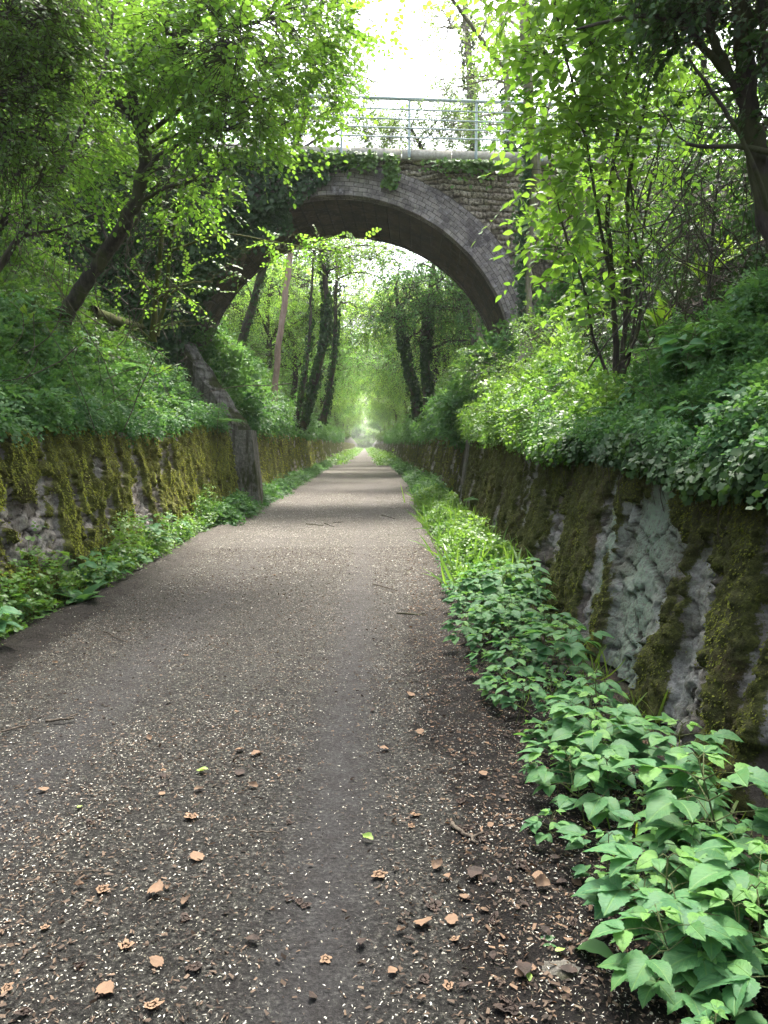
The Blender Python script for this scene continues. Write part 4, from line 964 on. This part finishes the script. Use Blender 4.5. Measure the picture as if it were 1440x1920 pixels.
for q in range(26):
    y = rng.uniform(5.2, 13); x = float(xl_base(np.array(y))) + rng.uniform(.08, .3)
    o = put(x, y, rng.uniform(.8, 1.5), 'broad-leaved herb among the low weeds at the foot of the left wall', None); o['group'] = 'broad-leaved herbs at the foot of the left wall'
mb = MB(); n = 90; y = rng.uniform(2.8, 9, n); x = xr_base(y) + BAT - rng.uniform(-.1, .12, n); z = zr_top(y) + .1; t = np.linspace(0, 1, 8)[None]
Lh = rng.uniform(.15, .55, n)[:, None]; ph = rng.uniform(0, 6, n)[:, None]
pts = np.stack([x[:, None] - (.10 + .25 * Lh) * np.sin(t * 2.2), y[:, None] + .25 * np.sin(ph) * t + .02 * np.sin(t * 9 + ph), z[:, None] - Lh * t ** 1.6], -1)
tubes(mb, pts, np.linspace(.0035, .0015, 8)[None] * rng.uniform(.6, 1.4, n)[:, None], 4)
o = mb.build('hanging_stems', M['twig']); tag(o, 'thin bare runners hanging over the lip of the right wall', 'runners', kind='stuff')
mb = MB(); n = 900; y = rng.uniform(1.9, 9, n); x = path_r(y) + .02 + rng.uniform(0, 1, n) ** .8 * .75; hn_ = fbm(x * 3, y * 3, seed=401) > .46; x, y = x[hn_], y[hn_]; n = len(x)
leaves(mb, T_BLADE, np.stack([x, y, 0 * x + .01], -1), rdir(n, 1.3), rdir(n), rng.uniform(.08, .26, n), rng.uniform(.1, 1, n), rng.uniform(.5, 1.1, n))
o = mb.build('grass', M['grass']); tag(o, 'thin grass blades among the broad-leaved herbs by the right wall', 'grass', kind='stuff')
# strap-leaved plants
def rosette(seed, nl, size, T, mat, name, up=.9, rnd0=.5):
    r_ = np.random.default_rng(seed); mb = MB(); az = np.arange(nl) * 2.4 + r_.uniform(0, 6); 
    d = np.stack([np.cos(az), np.sin(az), np.full(nl, up) + r_.normal(size=nl) * .25], -1); n_ = np.stack([-np.cos(az) * up, -np.sin(az) * up, np.ones(nl)], -1)
    leaves(mb, T, d * .02, d, n_, size * r_.uniform(.7, 1.15, nl), np.clip(rnd0 + r_.normal(size=nl) * .2, 0, 1)); return mb.build(name, mat, smooth=True)
def bankpos(px, py, side):
    for d in np.arange(3, 24, .05):
        p_ = P(px, py, d)
        if p_[2] < float(terrain(p_[0], p_[1])): return p_
    return P(px, py, 10)
for i, (px, py, s, up, lab) in enumerate([(1236, 655, .30, 1.6, 'upright strap-leaved fern low on the shaded right slope'), (1315, 570, .34, 1.8, 'strap-leaved fern high on the dark right slope below the tangle'),
        (1370, 520, .28, 1.6, 'strap-leaved fern furthest right on the dark slope'), (300, 730, .40, 1.3, 'strap-leaved fern on the left bank near the bridge buttress'), (325, 690, .36, 1.2, 'dark strap-leaved fern just under the mossy log'),
        (45, 650, .34, 1.1, 'strap-leaved fern at the left edge of the left bank')]):
    o = rosette(700 + i, 12, s, T_STRAP, M['grass'], 'fern', up, .35); o.location = bankpos(px, py, 0) + (0, -.05, .16); o.scale = (1.35,) * 3; tag(o, lab, 'fern')
for i, (px, py, s, up, lab) in enumerate([(150, 1140, .30, .9, 'broad-leaved dock with upright and fallen leaves at the left path edge'), (60, 1160, .22, .5, 'low broad-leaved weed at the left frame edge by the wall foot'), (375, 1000, .26, .6, 'broad-leaved dock further up the left path edge'),
        (440, 960, .26, .5, 'pale broad-leaved weed on the left path edge near the stone pier'), (1070, 1790, .13, .35, 'single curled green leaf shoot lying by a grey stone')]):
    x, y = G(px, py); o = rosette(720 + i, 8 if i < 4 else 3, s, T_BIGN, M['leaf_herb'], 'dock_plant', up, .5); o.location = (x, y, .02); tag(o, lab, 'plant')
def fern(px, py, z, size, lab, seed, at=None, grp=None):
    r_ = np.random.default_rng(seed); mb = MB(); base = P(px, py, z) if at is None else np.array(at)
    for az in r_.uniform(0, 6.28, 7):
        t = np.linspace(.1, 1, 22); d = np.array([math.cos(az), math.sin(az), .8]); ax = t[:, None] * d * size - np.array([0, 0, .75]) * size * t[:, None] ** 2
        tan = nrm(np.gradient(ax, axis=0)); s_ = nrm(np.cross(tan, [0, 0, 1.])); wl = size * .28 * np.sin(np.clip(t * 1.15, 0, 1) * math.pi) ** .7 + .01
        for sg in (-1, 1): leaves(mb, T_SIMPLE, ax, s_ * sg + tan * .35, np.tile([0, 0, 1.], (22, 1)), wl, .5 + .2 * r_.normal(size=22), np.full(22, .45))
        tubes(mb, ax[None], .0025, 3, rnd=.4)
    o = mb.build('fern', M['leaf_herb']); o.location = base; tag(o, lab, 'fern', grp)
fern(410, 800, 17.5, .75, 'feathery fern arching over the left wall beside the buttress', 1)
fern(905, 945, 15, .55, 'feathery fern at the foot of the pale right pier', 2)

for side, sn, y0, y1, k_ in ((-1, 'left', 6.5, 16, 9), (1, 'right', 6.5, 14, 6)):
    pp, _, _ = bank_points(k_, side, y0, y1, .1, 1.6)
    for q, p_ in enumerate(pp): fern(0, 0, 0, rng.uniform(.4, .65), 'feathery fern growing out of the %s bank among the herbs' % sn, 40 + q, p_ + (0, 0, .18), 'feathery ferns on the %s bank' % sn)
tangle('bramble_stems', 'arching dead bramble stems over the left bank herbs', 70, 0, 420, 600, 800, 7.5, 13, .007, 'twig', 16, .3)
tangle('bramble_stems', 'arching dead bramble stems over the right bank herbs', 46, 950, 1440, 640, 860, 6.0, 9, .005, 'twig', 17, .3)

# mossy log lying on the left bank
b = bankpos(215, 625, 0)
pts = [bankpos(*q, 0) + (0, -.15, .34) for q in ((180, 618), (225, 634), (262, 640), (298, 648))]
mb = MB(); sp_l = spline(pts, 24); tubes(mb, sp_l[None], np.linspace(.12, .09, 24)[None] * (1 + .2 * rng.normal(size=24)[None] * .5), 9)
br = np.array([pts[2], pts[2] + (.15, -.05, .2), pts[2] + (.22, -.1, .45)]); tubes(mb, spline(br, 8)[None], np.linspace(.05, .02, 8)[None], 6)
o = mb.build('fallen_log', M['bark_moss'], smooth=True, origin=pts[0]); o.location = pts[0]; tag(o, 'mossy fallen log lying on the left bank below the saplings', 'log')

# ------------------------------------------------------------------ trees beyond the bridge
def far_tree(kind, seed):
    global rng
    rng = np.random.default_rng(seed)
    H = {'broad': 8.5, 'tall': 10, 'lean': 8.5, 'bush': 2.6}[kind]; root_name = 'tree'
    tr = []; bl = []
    if kind == 'bush':
        for a in range(4): az = a * 1.6; tr.append(([np.zeros(3), (.3 * math.cos(az), .3 * math.sin(az), .9), (.6 * math.cos(az), .6 * math.sin(az), 1.8)], .03, .01))
        for a in range(7): bl.append((rdir(1)[0] * [1., 1., .5] + [0, 0, 1.2], rng.uniform(.6, .95), 1))
        return tree('bush', '', 'bush', tr, bl, 'bark_dark', 'leaf_mid', T_SIMPLE, .12, 8, .45, 34, limb_r=.01, gap=.36, seed=seed, twig_r=.005)
    tr.append(([np.zeros(3), (.25, .1, H * .3), (.1, .2, H * .6), (.5, 0, H * .95)], .2, .06))
    tr.append(([np.array((.1, .15, H * .35)), (.9, .4, H * .55), (1.5, .6, H * .8)], .09, .03)); tr.append(([np.array((.15, .15, H * .45)), (-.7, -.4, H * .6), (-1.4, -.5, H * .78)], .08, .03))
    nb = 17 if kind == 'broad' else 14
    for i in range(nb):
        z = H * rng.uniform(.36, 1.02); wr = (2.9 if kind == 'broad' else 2.1) * math.sin(math.pi * min(1, max(.2, 1.15 - z / H * .75)))
        az = i * 2.4; bl.append(((wr * math.cos(az), wr * math.sin(az), z), rng.uniform(1.0, 1.6), 1))
    if kind == 'lean':
        tr.append(([np.array((.1, .15, H * .3)), (1.3, .2, H * .5), (3.0, 0, H * .62)], .08, .03))
        for i in range(9): bl.append(((rng.uniform(1.6, 4.4), rng.uniform(-1.8, 1.8), H * rng.uniform(.42, .85)), rng.uniform(.8, 1.3), 1))
    return tree('tree', '', 'tree', tr, bl, 'bark_dark', 'leaf_far' if seed % 2 else 'leaf_farl', T_SIMPLE, .17, 8, .7, 12, limb_r=.02, gap=.38, seed=seed, twig_r=.008, subs=5)
pro = [far_tree('broad', 901), far_tree('tall', 902), far_tree('lean', 904), far_tree('lean', 905)]; pb = [far_tree('bush', 907), far_tree('bush', 908)]
rng = np.random.default_rng(77)
def place(src, flag, x, y, s, lab, grp, sz=None, z=None, rz=None):
    o = src if not flag.get(src.name) else copy_tree(src); flag[src.name] = 1
    o.location = (x, y, (float(terrain(x, y)) if z is None else z) - .15); o.rotation_euler = (rng.normal() * .05, rng.normal() * .05, rng.uniform(0, 6.28) if rz is None else rz); o.scale = (s, s, (sz or s)); o['label'] = lab; o['group'] = grp; o['category'] = 'bush' if 'bush' in src.name else 'tree'
flag = {}
for side, sn in ((-1, 'left'), (1, 'right')):
    y = 30.
    while y < 300:
        for row in range(3 if y < 120 else 2):
            x = side * (4.3 + row * 3.6 + rng.uniform(-.6, .8) + .006 * y); s_ = rng.uniform(.9, 1.15)
            if y < 36 and row == 0: continue
            i = (2 + int(rng.integers(0, 2))) if row == 0 or rng.uniform() < .3 else int(rng.integers(0, 2))
            place(pro[i], flag, x - .2, y + rng.uniform(-2, 2), s_, 'leafy tree on the %s bank beyond the bridge' % sn, 'trees on the %s bank beyond the bridge' % sn, rz=((0 if side < 0 else math.pi) + rng.normal() * .4) if i > 1 else None)
        y += 4.6 + y * .034
    y = 24.5
    while y < 200:
        for row in range(2):
            x = side * (rng.uniform(3.9, 4.8) + row * 2) - .3
            place(pb[int(rng.integers(0, 2))], flag, x, y + rng.uniform(-.6, .6), rng.uniform(.6, 1.) if y > 29 else .6, 'rounded bush on the %s bank beyond the bridge' % sn, 'bushes on the %s bank beyond the bridge' % sn)
        y += 2.4 + y * .04
for (x, y, s_) in [(-9.5, -3, 1.2), (7.6, -3, 1.25), (8.2, 3.5, 1.3), (8.4, 10.5, 1.2)]:  # out-of-view trees added to throw shade on the near banks
    place(pro[2 if x < 0 else 3], flag, x, y, s_, 'tall leafy tree added out of view on the bank top to shade the cutting', 'trees added to shade the near cutting', rz=0 if x < 0 else math.pi)
for k in range(9): place(pro[k % 4], flag, -16 + k * 4 + rng.uniform(-1, 1), 372 + rng.uniform(-6, 22), 1.4, 'tree closing off the far end of the path', 'trees at the far end of the path', z=0)
for k in range(10): place(pb[k % 2], flag, -12 + k * 2.6 + rng.uniform(-.3, .3), 366 + rng.uniform(-4, 4), 2.2, 'bush at the far end of the path', 'bushes at the far end of the path', z=0)
rng = np.random.default_rng(99)
# particular trees seen through and over the arch
tree('bare_trunk', 'bare pinkish dead trunk seen through the arch on the left', 'tree', [(PT((515, 770, 30), (517, 700, 30), (528, 610, 30), (541, 510, 30), (552, 430, 30), (556, 380, 30)), .13, .1)], [], 'bark_pink', 'leaf_mid', seed=41)
def ivied(label, pts, r, blobs, d, leaf='leaf_mid', name='tree', n=2600, bark='bark_dark', dens=14, ivy_top=.8):
    root = tree(name, label, 'tree', [(PT(*pts), r, r * .45)], PB(*blobs), bark, leaf, T_SIMPLE, .15, 8, .6, dens, limb_r=.03, gap=.42, seed=int(pts[0][0]), twig_r=.007)
    sp0 = spline(PT(*pts), 80); t = rng.uniform(0, ivy_top, n); c = sp0[(t * 79).astype(int)]; az = rng.uniform(0, 6.28, n); keep_ = vnoise(t * 9, az, seed=5) > .42; t, az, c = t[keep_], az[keep_], c[keep_]; n = len(t); rr = r * 1.02 + rng.uniform(.0, .10, n) * (1.2 - t)
    off = np.stack([np.cos(az) * rr, np.sin(az) * rr, rng.normal(size=n) * .1], -1); mb = MB()
    leaves(mb, T_IVY, c + off, np.array([0, 0, -1.]) + rng.normal(size=(n, 3)) * .5, off * 4 + rng.normal(size=(n, 3)) * .4 + [0, 0, .4], rng.uniform(.09, .16, n), rng.uniform(0, 1, n))
    tag(mb.build('trunk_ivy', M['leaf_ivy'], root, origin=np.array(root.location)), kind='stuff')
ivied('ivy-clad trunk leaning right, tallest on the left bank beyond the arch', [(565, 800, 34), (585, 730, 34), (608, 640, 34), (612, 560, 34), (604, 470, 34), (600, 380, 34)], .18, [(600, 470, 34, 1.3, .8), (560, 420, 34, 1.2, .8), (640, 500, 33, .8, .6)], 34)
ivied('thin dark curved trunk beside the ivy-clad one beyond the arch', [(553, 790, 33), (568, 730, 33), (580, 640, 33), (583, 560, 33), (590, 450, 33)], .10, [(580, 450, 33, 1, .6), (540, 520, 33, .8, .7)], 33, n=500)
ivied('slim ivied trunk further along the left bank beyond the arch', [(605, 790, 37), (620, 720, 37), (628, 640, 37), (630, 540, 37), (632, 450, 37)], .15, [(640, 470, 37, 1.2, .8), (690, 485, 38, 1.3, 2.2), (725, 465, 37, 1.1, 2), (655, 470, 38, 1.1, 1.8), (650, 540, 38, 1., .7), (725, 530, 39, 1.1, .7), (670, 580, 40, 1., .6)], 37, 'leaf_farl', n=900)
ivied('dark leaning ivied trunk on the right bank beyond the arch', [(785, 780, 31), (770, 700, 31), (757, 640, 31), (750, 590, 31), (740, 540, 31)], .16, [(760, 560, 29.5, 1.2, 3), (820, 550, 29.5, 1.2, 3), (715, 590, 30, .8, 2.5), (870, 580, 29.5, 1.1, 3), (790, 620, 29.5, .8, 1.6), (750, 500, 31, .9, 2)], 31, 'leaf_herb')
ivied('upright ivied trunk on the right bank beyond the arch', [(803, 775, 30), (800, 700, 30), (800, 640, 30), (806, 560, 30), (815, 480, 30)], .15, [(830, 520, 30, 1.1, 1), (880, 640, 29, 1., 1), (800, 620, 29, .8, .8), (780, 500, 31, .9, .7)], 30, 'leaf_herb')
ivied('tall tree behind the right end of the railing, trunk wrapped in ivy', [(905, 700, 34), (900, 500, 34), (885, 200, 34), (875, 60, 34), (870, -150, 34)], .25, [(880, 170, 34, 1.5, 1.1), (840, 50, 34, 1.6, .8), (930, 40, 34, 1.6, 1.1)], 34, 'leaf_pale', bark='bark_pale')
ivied('pale leafy tree behind the left end of the railing', [(440, 690, 36), (500, 480, 36), (560, 250, 36), (590, 100, 36), (610, -60, 36)], .2, [(600, 470, 36, 1.3, .5), (660, 200, 34, 1.1, 2.6), (630, 120, 35, 1.5, 2.2), (560, 200, 36, 1.6, 2.2), (700, 250, 34, 1., 3.2), (700, 150, 36, .9, 1.5)], 36, 'leaf_pale', n=1200)
ivied('low pale tree whose top shows between the railing bars at the middle', [(900, 690, 33), (850, 480, 33), (800, 300, 33), (770, 240, 33)], .12, [(760, 240, 33, 1., 3), (830, 245, 33, 1., 3.2), (720, 262, 33, .9, 3), (800, 185, 33, .8, 1.8), (870, 215, 33, .8, 2.5)], 33, 'leaf_pale', n=400)
ivied('pale leafy tree behind the right half of the railing', [(960, 700, 30), (957, 400, 30), (955, 250, 30), (950, 150, 30), (940, 20, 30)], .2, [(920, 235, 30, 1., 3), (1000, 220, 30, 1., 3), (860, 240, 32, .9, 3.), (980, 100, 30, 1.3, 1.8), (930, 160, 31, .9, 1.8)], 30, 'leaf_pale', n=600, bark='bark_pale')
# bushes below the right end of the arch and against the bridge
for i, (px, py, d, r, lf, lab) in enumerate([(985, 670, 15.5, .7, 'leaf_herbl', 'light-green bush below the right foot of the arch'), (1050, 640, 13.5, .6, 'leaf_herbl', 'light-green bush left of the many-stemmed shrub'),
        (920, 720, 17.3, .5, 'leaf_mid', 'darker bush on the right bank right under the arch'), (1035, 600, 16.2, .6, 'leaf_herbl', 'tall light-green bush against the bridge wall below the pale tree')]):
    c = P(px, py, d); b_ = np.array([c[0], c[1], float(terrain(c[0], c[1]))])
    tree('bush', lab, 'bush', [([b_, (b_ + c) / 2 + (.05, 0, 0), c], .02, .01), ([b_, (b_ + c) / 2 + (.2, 0, 0), c + (.3, 0, .1)], .015, .006)],
         [(c + rng.normal(size=3) * r * .5 * [1, .6, 1], r * rng.uniform(.5, .8), 1) for _ in range(6)], 'twig', lf, T_SIMPLE, .07, 9, .28, 150, limb_r=.008, gap=.4, seed=60 + i, twig_r=.003)

# ------------------------------------------------------------------ litter on the path
def scatter(name, label, n, y0, y1, x0f, x1f, size, mat, T, ypow, keep=None, flat_=.25, cat='litter'):
    y = y0 + (y1 - y0) * rng.uniform(0, 1, n) ** ypow; x = x0f(y) + (x1f(y) - x0f(y)) * rng.uniform(0, 1, n)
    if keep is not None: k = rng.uniform(size=n) < keep(x, y); x, y = x[k], y[k]
    n = len(x); pos = np.stack([x, y, path_z(x, y) + rng.uniform(0, .008, n)], -1)
    d = rng.normal(size=(n, 3)) * [1, 1, .15]; nn = rng.normal(size=(n, 3)) * flat_ + [0, 0, 1]
    mb = MB(); leaves(mb, T, pos, d, nn, size * rng.uniform(.35, 1., n) ** 1.6 * 2.1, rng.uniform(0, 1, n) ** 1.3, rng.uniform(.2, .8, n))
    o = mb.build(name, M[mat]); tag(o, label, cat, kind='stuff')
trk = lambda x, y: (.12 + .88 * sstep(.36, .5, x - path_l(y))) * 1 - sstep(.3, .5, x - path_l(y)) * .8 * np.clip(np.exp(-((x + .17 - .012 * y) / .22) ** 2) + .6 * np.exp(-((x + 1.62) / .28) ** 2), 0, 1)
patch = lambda x, y: np.clip(trk(x, y) * (.6 + 1. * sstep(.35, .7, fbm(x * 1.3, y * .8, seed=77))), 0, 1)
scatter('petal_litter', 'small fallen petals and pale flecks strewn over the path', 130000, 1.6, 13, lambda y: path_l(y) - .1, lambda y: path_r(y) + .55, .0062, 'petal', T_CHIP, 1.25, lambda x, y: patch(x, y) * sstep(13, 8, y), .5)
scatter('petal_litter', 'pale petal litter over the middle stretch of the path', 62000, 5.5, 26, lambda y: path_l(y) - .05, lambda y: path_r(y) + .1, .015, 'petal', T_CHIP, 1.1, lambda x, y: patch(x, y) * sstep(5.5, 14, y), .3)
scatter('leaf_debris', 'dark crumbs of bark, husks and soil over the path', 80000, 1.6, 12, lambda y: path_l(y) - .2, lambda y: path_r(y) + .7, .012, 'debris', T_CHIP, 1.3, patch, .5)
scatter('leaf_debris', 'crumbled brown leaf fragments on the dark soil beside the path', 6000, 1.6, 12, lambda y: path_r(y) - .55, lambda y: path_r(y) + .6, .016, 'deadleaf', T_CHIP, 1.2, None, .5)
# single fallen leaves
def dead_leaf(seed, n=5):
    r_ = np.random.default_rng(seed); m_ = 15; a = np.linspace(0, 2 * math.pi, m_, endpoint=False); lob = .66 + .30 * np.abs(np.cos(a * (1.5 if seed % 2 else 2.5))) ** 2 + .12 * r_.normal(size=m_)
    V = [(0, 0, .04)] + [(.3 * l * math.cos(t), .3 * l * math.sin(t), .05 * r_.normal()) for t, l in zip(a, lob * .6)] + [(.5 * l * math.cos(t), .5 * l * math.sin(t),   .055 * r_.normal() + .0) for t, l in zip(a, lob)]
    Fq = [(1 + i, 1 + (i + 1) % m_, 1 + m_ + (i + 1) % m_, 1 + m_ + i) for i in range(m_)]; Ft = [(0, 1 + i, 1 + (i + 1) % m_) for i in range(m_)]
    V = np.array(V) * [1, .8, 1]; V[:, 2] += .35 * V[:, 0] ** 2 * r_.choice([-.5, .35, .7]) + .05
    return V, Fq, Ft
DL = []
def lobed_leaf(r_, lobes, depth):
    m_ = 30; a = np.linspace(-math.pi, math.pi, m_, endpoint=False)
    rr = .5 * (1 - depth + depth * np.abs(np.cos(a * lobes / 2)) ** .8) * (1 + .10 * r_.normal(size=m_)) * (.75 + .25 * np.cos(a))
    V = [(0, 0, 0)]
    for f in (.5, 1.): V += [(f * q * math.cos(t), f * q * math.sin(t), 0) for t, q in zip(a, rr)]
    V = np.array(V); V[:, 2] = .16 * (fbm(V[:, 0] * 5 + r_.uniform(0, 9), V[:, 1] * 5, seed=int(r_.integers(99))) - .5) + r_.choice([-.35, .3, .6]) * V[:, 1] ** 2 + r_.uniform(0, .35) * V[:, 0] ** 2 + .03
    i_ = np.arange(m_); Fq = np.stack([1 + i_, 1 + (i_ + 1) % m_, 1 + m_ + (i_ + 1) % m_, 1 + m_ + i_], 1); Ft = np.stack([0 * i_, 1 + i_, 1 + (i_ + 1) % m_], 1)
    return V, [Fq, Ft]
for i in range(6):
    r_ = np.random.default_rng(60 + i)
    if i % 2: V, Fc = lobed_leaf(r_, 5 if i > 1 else 3, .38)
    else:
        V, Fc = big_leaf(9, [.3, 0, .4, 0, .25][i] if i < 5 else .3, .10, -.1); V = V.copy(); V[:, 1] -= .5
        V[:, 2] += .22 * (fbm(V[:, 0] * 4 + i, V[:, 1] * 4, seed=i) - .5) + .25 * V[:, 0] ** 2 * (-1) ** (i // 2) + .05
    for mt in ('deadleaf', 'greenleaf') if i < 1 else ('deadleaf',):
        if i in (1, 4): mt = 'rotleaf'
        if i == 5: continue
        mb = MB(); mb.add(V, Fc, rnd=[.2, .5, .75, .9, .35, .6][i] + 0 * V[:, 0])
        o = mb.build('fallen_leaf', M[mt]); DL.append(o)
LP = [(145, 1820, 1), (295, 1815, 2), (235, 1785, 3), (475, 1775, 4), (350, 1700, 5), (350, 1732, 1), (190, 1675, 3), (368, 1615, 2), (222, 1540, 4), (170, 1550, 1), (303, 1495, 2), (362, 1538, 3), (450, 1455, 4), (475, 1480, 5), (450, 1413, 2), (12, 1860, 3), (50, 1905, 1),
      (10, 1750, 4), (560, 1447, 1), (280, 1390, 5), (955, 1905, 1), (850, 1780, 3), (935, 1695, 4), (870, 1700, 2), (1190, 1735, 5), (1210, 1870, 2), (1165, 1795, 3), (1110, 1770, 4), (860, 1560, 1), (920, 1565, 2), (770, 1560, 3), (1080, 1670, 5), (975, 1425, 1), (905, 1470, 2),
      (515, 1082, 3), (380, 1455, 0.5), (150, 1520, .5), (1050, 1808, .5), (990, 1855, .5), (690, 1580, .5), (925, 1815, 4), (795, 1750, 2), (820, 1640, 5), (620, 1190, 3), (700, 1335, 4), (770, 1310, 2), (905, 1590, 1), (1060, 1880, 5), (710, 1650, 3), (735, 1835, 2), (890, 1660, 4), (980, 1640, 1)]
us_l = set()
for q in range(46):
    x_ = rng.uniform(700, 1130); y_ = rng.uniform(1380, 1915)
    if x_ < 950 + (y_ - 1380) * .42: LP.append((x_, y_, int(rng.integers(1, 6))))
for q in range(26): LP.append((rng.uniform(20, 700), rng.uniform(1150, 1900), int(rng.integers(1, 6))))
for px, py, k in LP:
    green = k == .5; src = DL[1] if green else DL[0 if k == 5 else int(k) + 1]
    if src.name in us_l: o = copy_tree(src)
    else: o = src; us_l.add(src.name)
    x, y = G(px, py); s = rng.uniform(.042, .085) * (.8 if green else 1)
    o.location = (x, y, float(path_z(x, y)) + .006); o.scale = (s, s, s); o.rotation_euler = (rng.normal() * .12, rng.normal() * .12, rng.uniform(0, 6.28)); k_ = rng.uniform(.55, 1.15); o.scale = (s * k_ * rng.uniform(.8, 1.3), s * k_ * rng.uniform(.6, 1.1), s * k_ * rng.uniform(.5, 1.8))
    if green: tag(o, 'fallen yellow-green leaf lying on the path', 'leaf', 'fallen green leaves on the path')
    else: tag(o, 'curled brown fallen leaf lying on the ground', 'leaf', 'brown fallen leaves on the ground')
# twigs
for i, (a, b_, r, lab) in enumerate([((848, 1556), (898, 1598), .010, 'thick short stick lying on the dark soil right of the path'), ((1085, 1785), (1150, 1765), .007, 'grey stick beside the grey stone at bottom right'), ((80, 1362), (142, 1355), .009, 'broken stick on the left side of the path'),
        ((5, 1380), (55, 1368), .006, 'thin stick at the left frame edge of the path'), ((465, 1572), (520, 1574), .004, 'straight pale twig in the middle of the path'), ((95, 1650), (190, 1648), .004, 'long thin twig on the lower left of the path'), ((912, 1780), (928, 1735), .004, 'upright-lying twig among the lower right leaves'),
        ((575, 985), (605, 988), .010, 'dark twig across the path under the bridge, left one of three'), ((608, 984), (625, 990), .009, 'dark twig across the path under the bridge, middle one of three'), ((625, 982), (645, 981), .009, 'dark twig across the path under the bridge, right one of three'),
        ((745, 1155), (800, 1160), .010, 'dark forked stick at the right path edge'), ((700, 1100), (745, 1112), .007, 'thin twig near the right path edge, midway to the bridge'), ((940, 1388), (990, 1376), .006, 'bent brown twig beside the near herbs'), ((715, 968), (740, 975), .010, 'dark twig at the right path edge near the bridge'),
        ((195, 1190), (240, 1212), .005, 'curved twig on the left path edge')]):
    A = np.array([*G(*a), .03]); Bp = np.array([*G(*b_), .03]); t = np.linspace(0, 1, 7)[:, None]; pts = A + (Bp - A) * t + rng.normal(size=(7, 3)) * [1, 1, .2] * r * .9
    mb = MB(); tubes(mb, pts[None], np.linspace(r, r * .6, 7)[None], 6)
    if i in (0, 2, 10): q = pts[4]; tubes(mb, np.array([q, q + (Bp - A) * .18 + [.03, .05, .01]])[None], r * .5, 5)
    o = mb.build('stick', M['twig'] if i not in (7, 8, 9, 10, 13) else M['bark_dark'], smooth=True, origin=A); o.location = A; tag(o, lab, 'stick')
# grey stone
mb = MB(); a = np.linspace(0, math.pi, 12); b_ = np.linspace(0, 2 * math.pi, 25); A, Bq = np.meshgrid(a, b_, indexing='ij')
d3 = np.stack([np.sin(A) * np.cos(Bq), np.sin(A) * np.sin(Bq), np.cos(A)], -1); rr = 1 + .5 * (fbm(d3[..., 0] * 1.6 + 5, d3[..., 1] * 1.6, d3[..., 2] * 1.6, seed=3) - .5) + .1 * (fbm(d3[..., 0] * 7 + 5, d3[..., 1] * 7, d3[..., 2] * 7, seed=3) - .5)
mb.add(d3 * rr[..., None] ** 1.6 * [.065, .05, .032], [gridfaces(12, 25)]); o = mb.build('stone', M['old_render'], smooth=True); x, y = G(1055, 1835); o.location = (x, y, .012); tag(o, 'flat pale grey stone on the soil at bottom right', 'stone')

# ------------------------------------------------------------------ haze
m, nt_, out_ = newmat('haze'); pv = nt_.nodes.new('ShaderNodeVolumePrincipled'); pv.inputs['Color'].default_value = (.93, .97, .93, 1); pv.inputs['Density'].default_value = .00035
pv.inputs['Anisotropy'].default_value = .3
nt_.links.new(pv.outputs[0], out_.inputs['Volume']); cy.volume_bounces = 0
mb = MB(); zmax = 27.
box(mb, (-150, -90, -2), (150, 500, zmax)); hz = mb.build('haze', m); hz['kind'] = 'stuff'; hz['label'] = 'thin pale air in the cutting'; hz['category'] = 'haze'
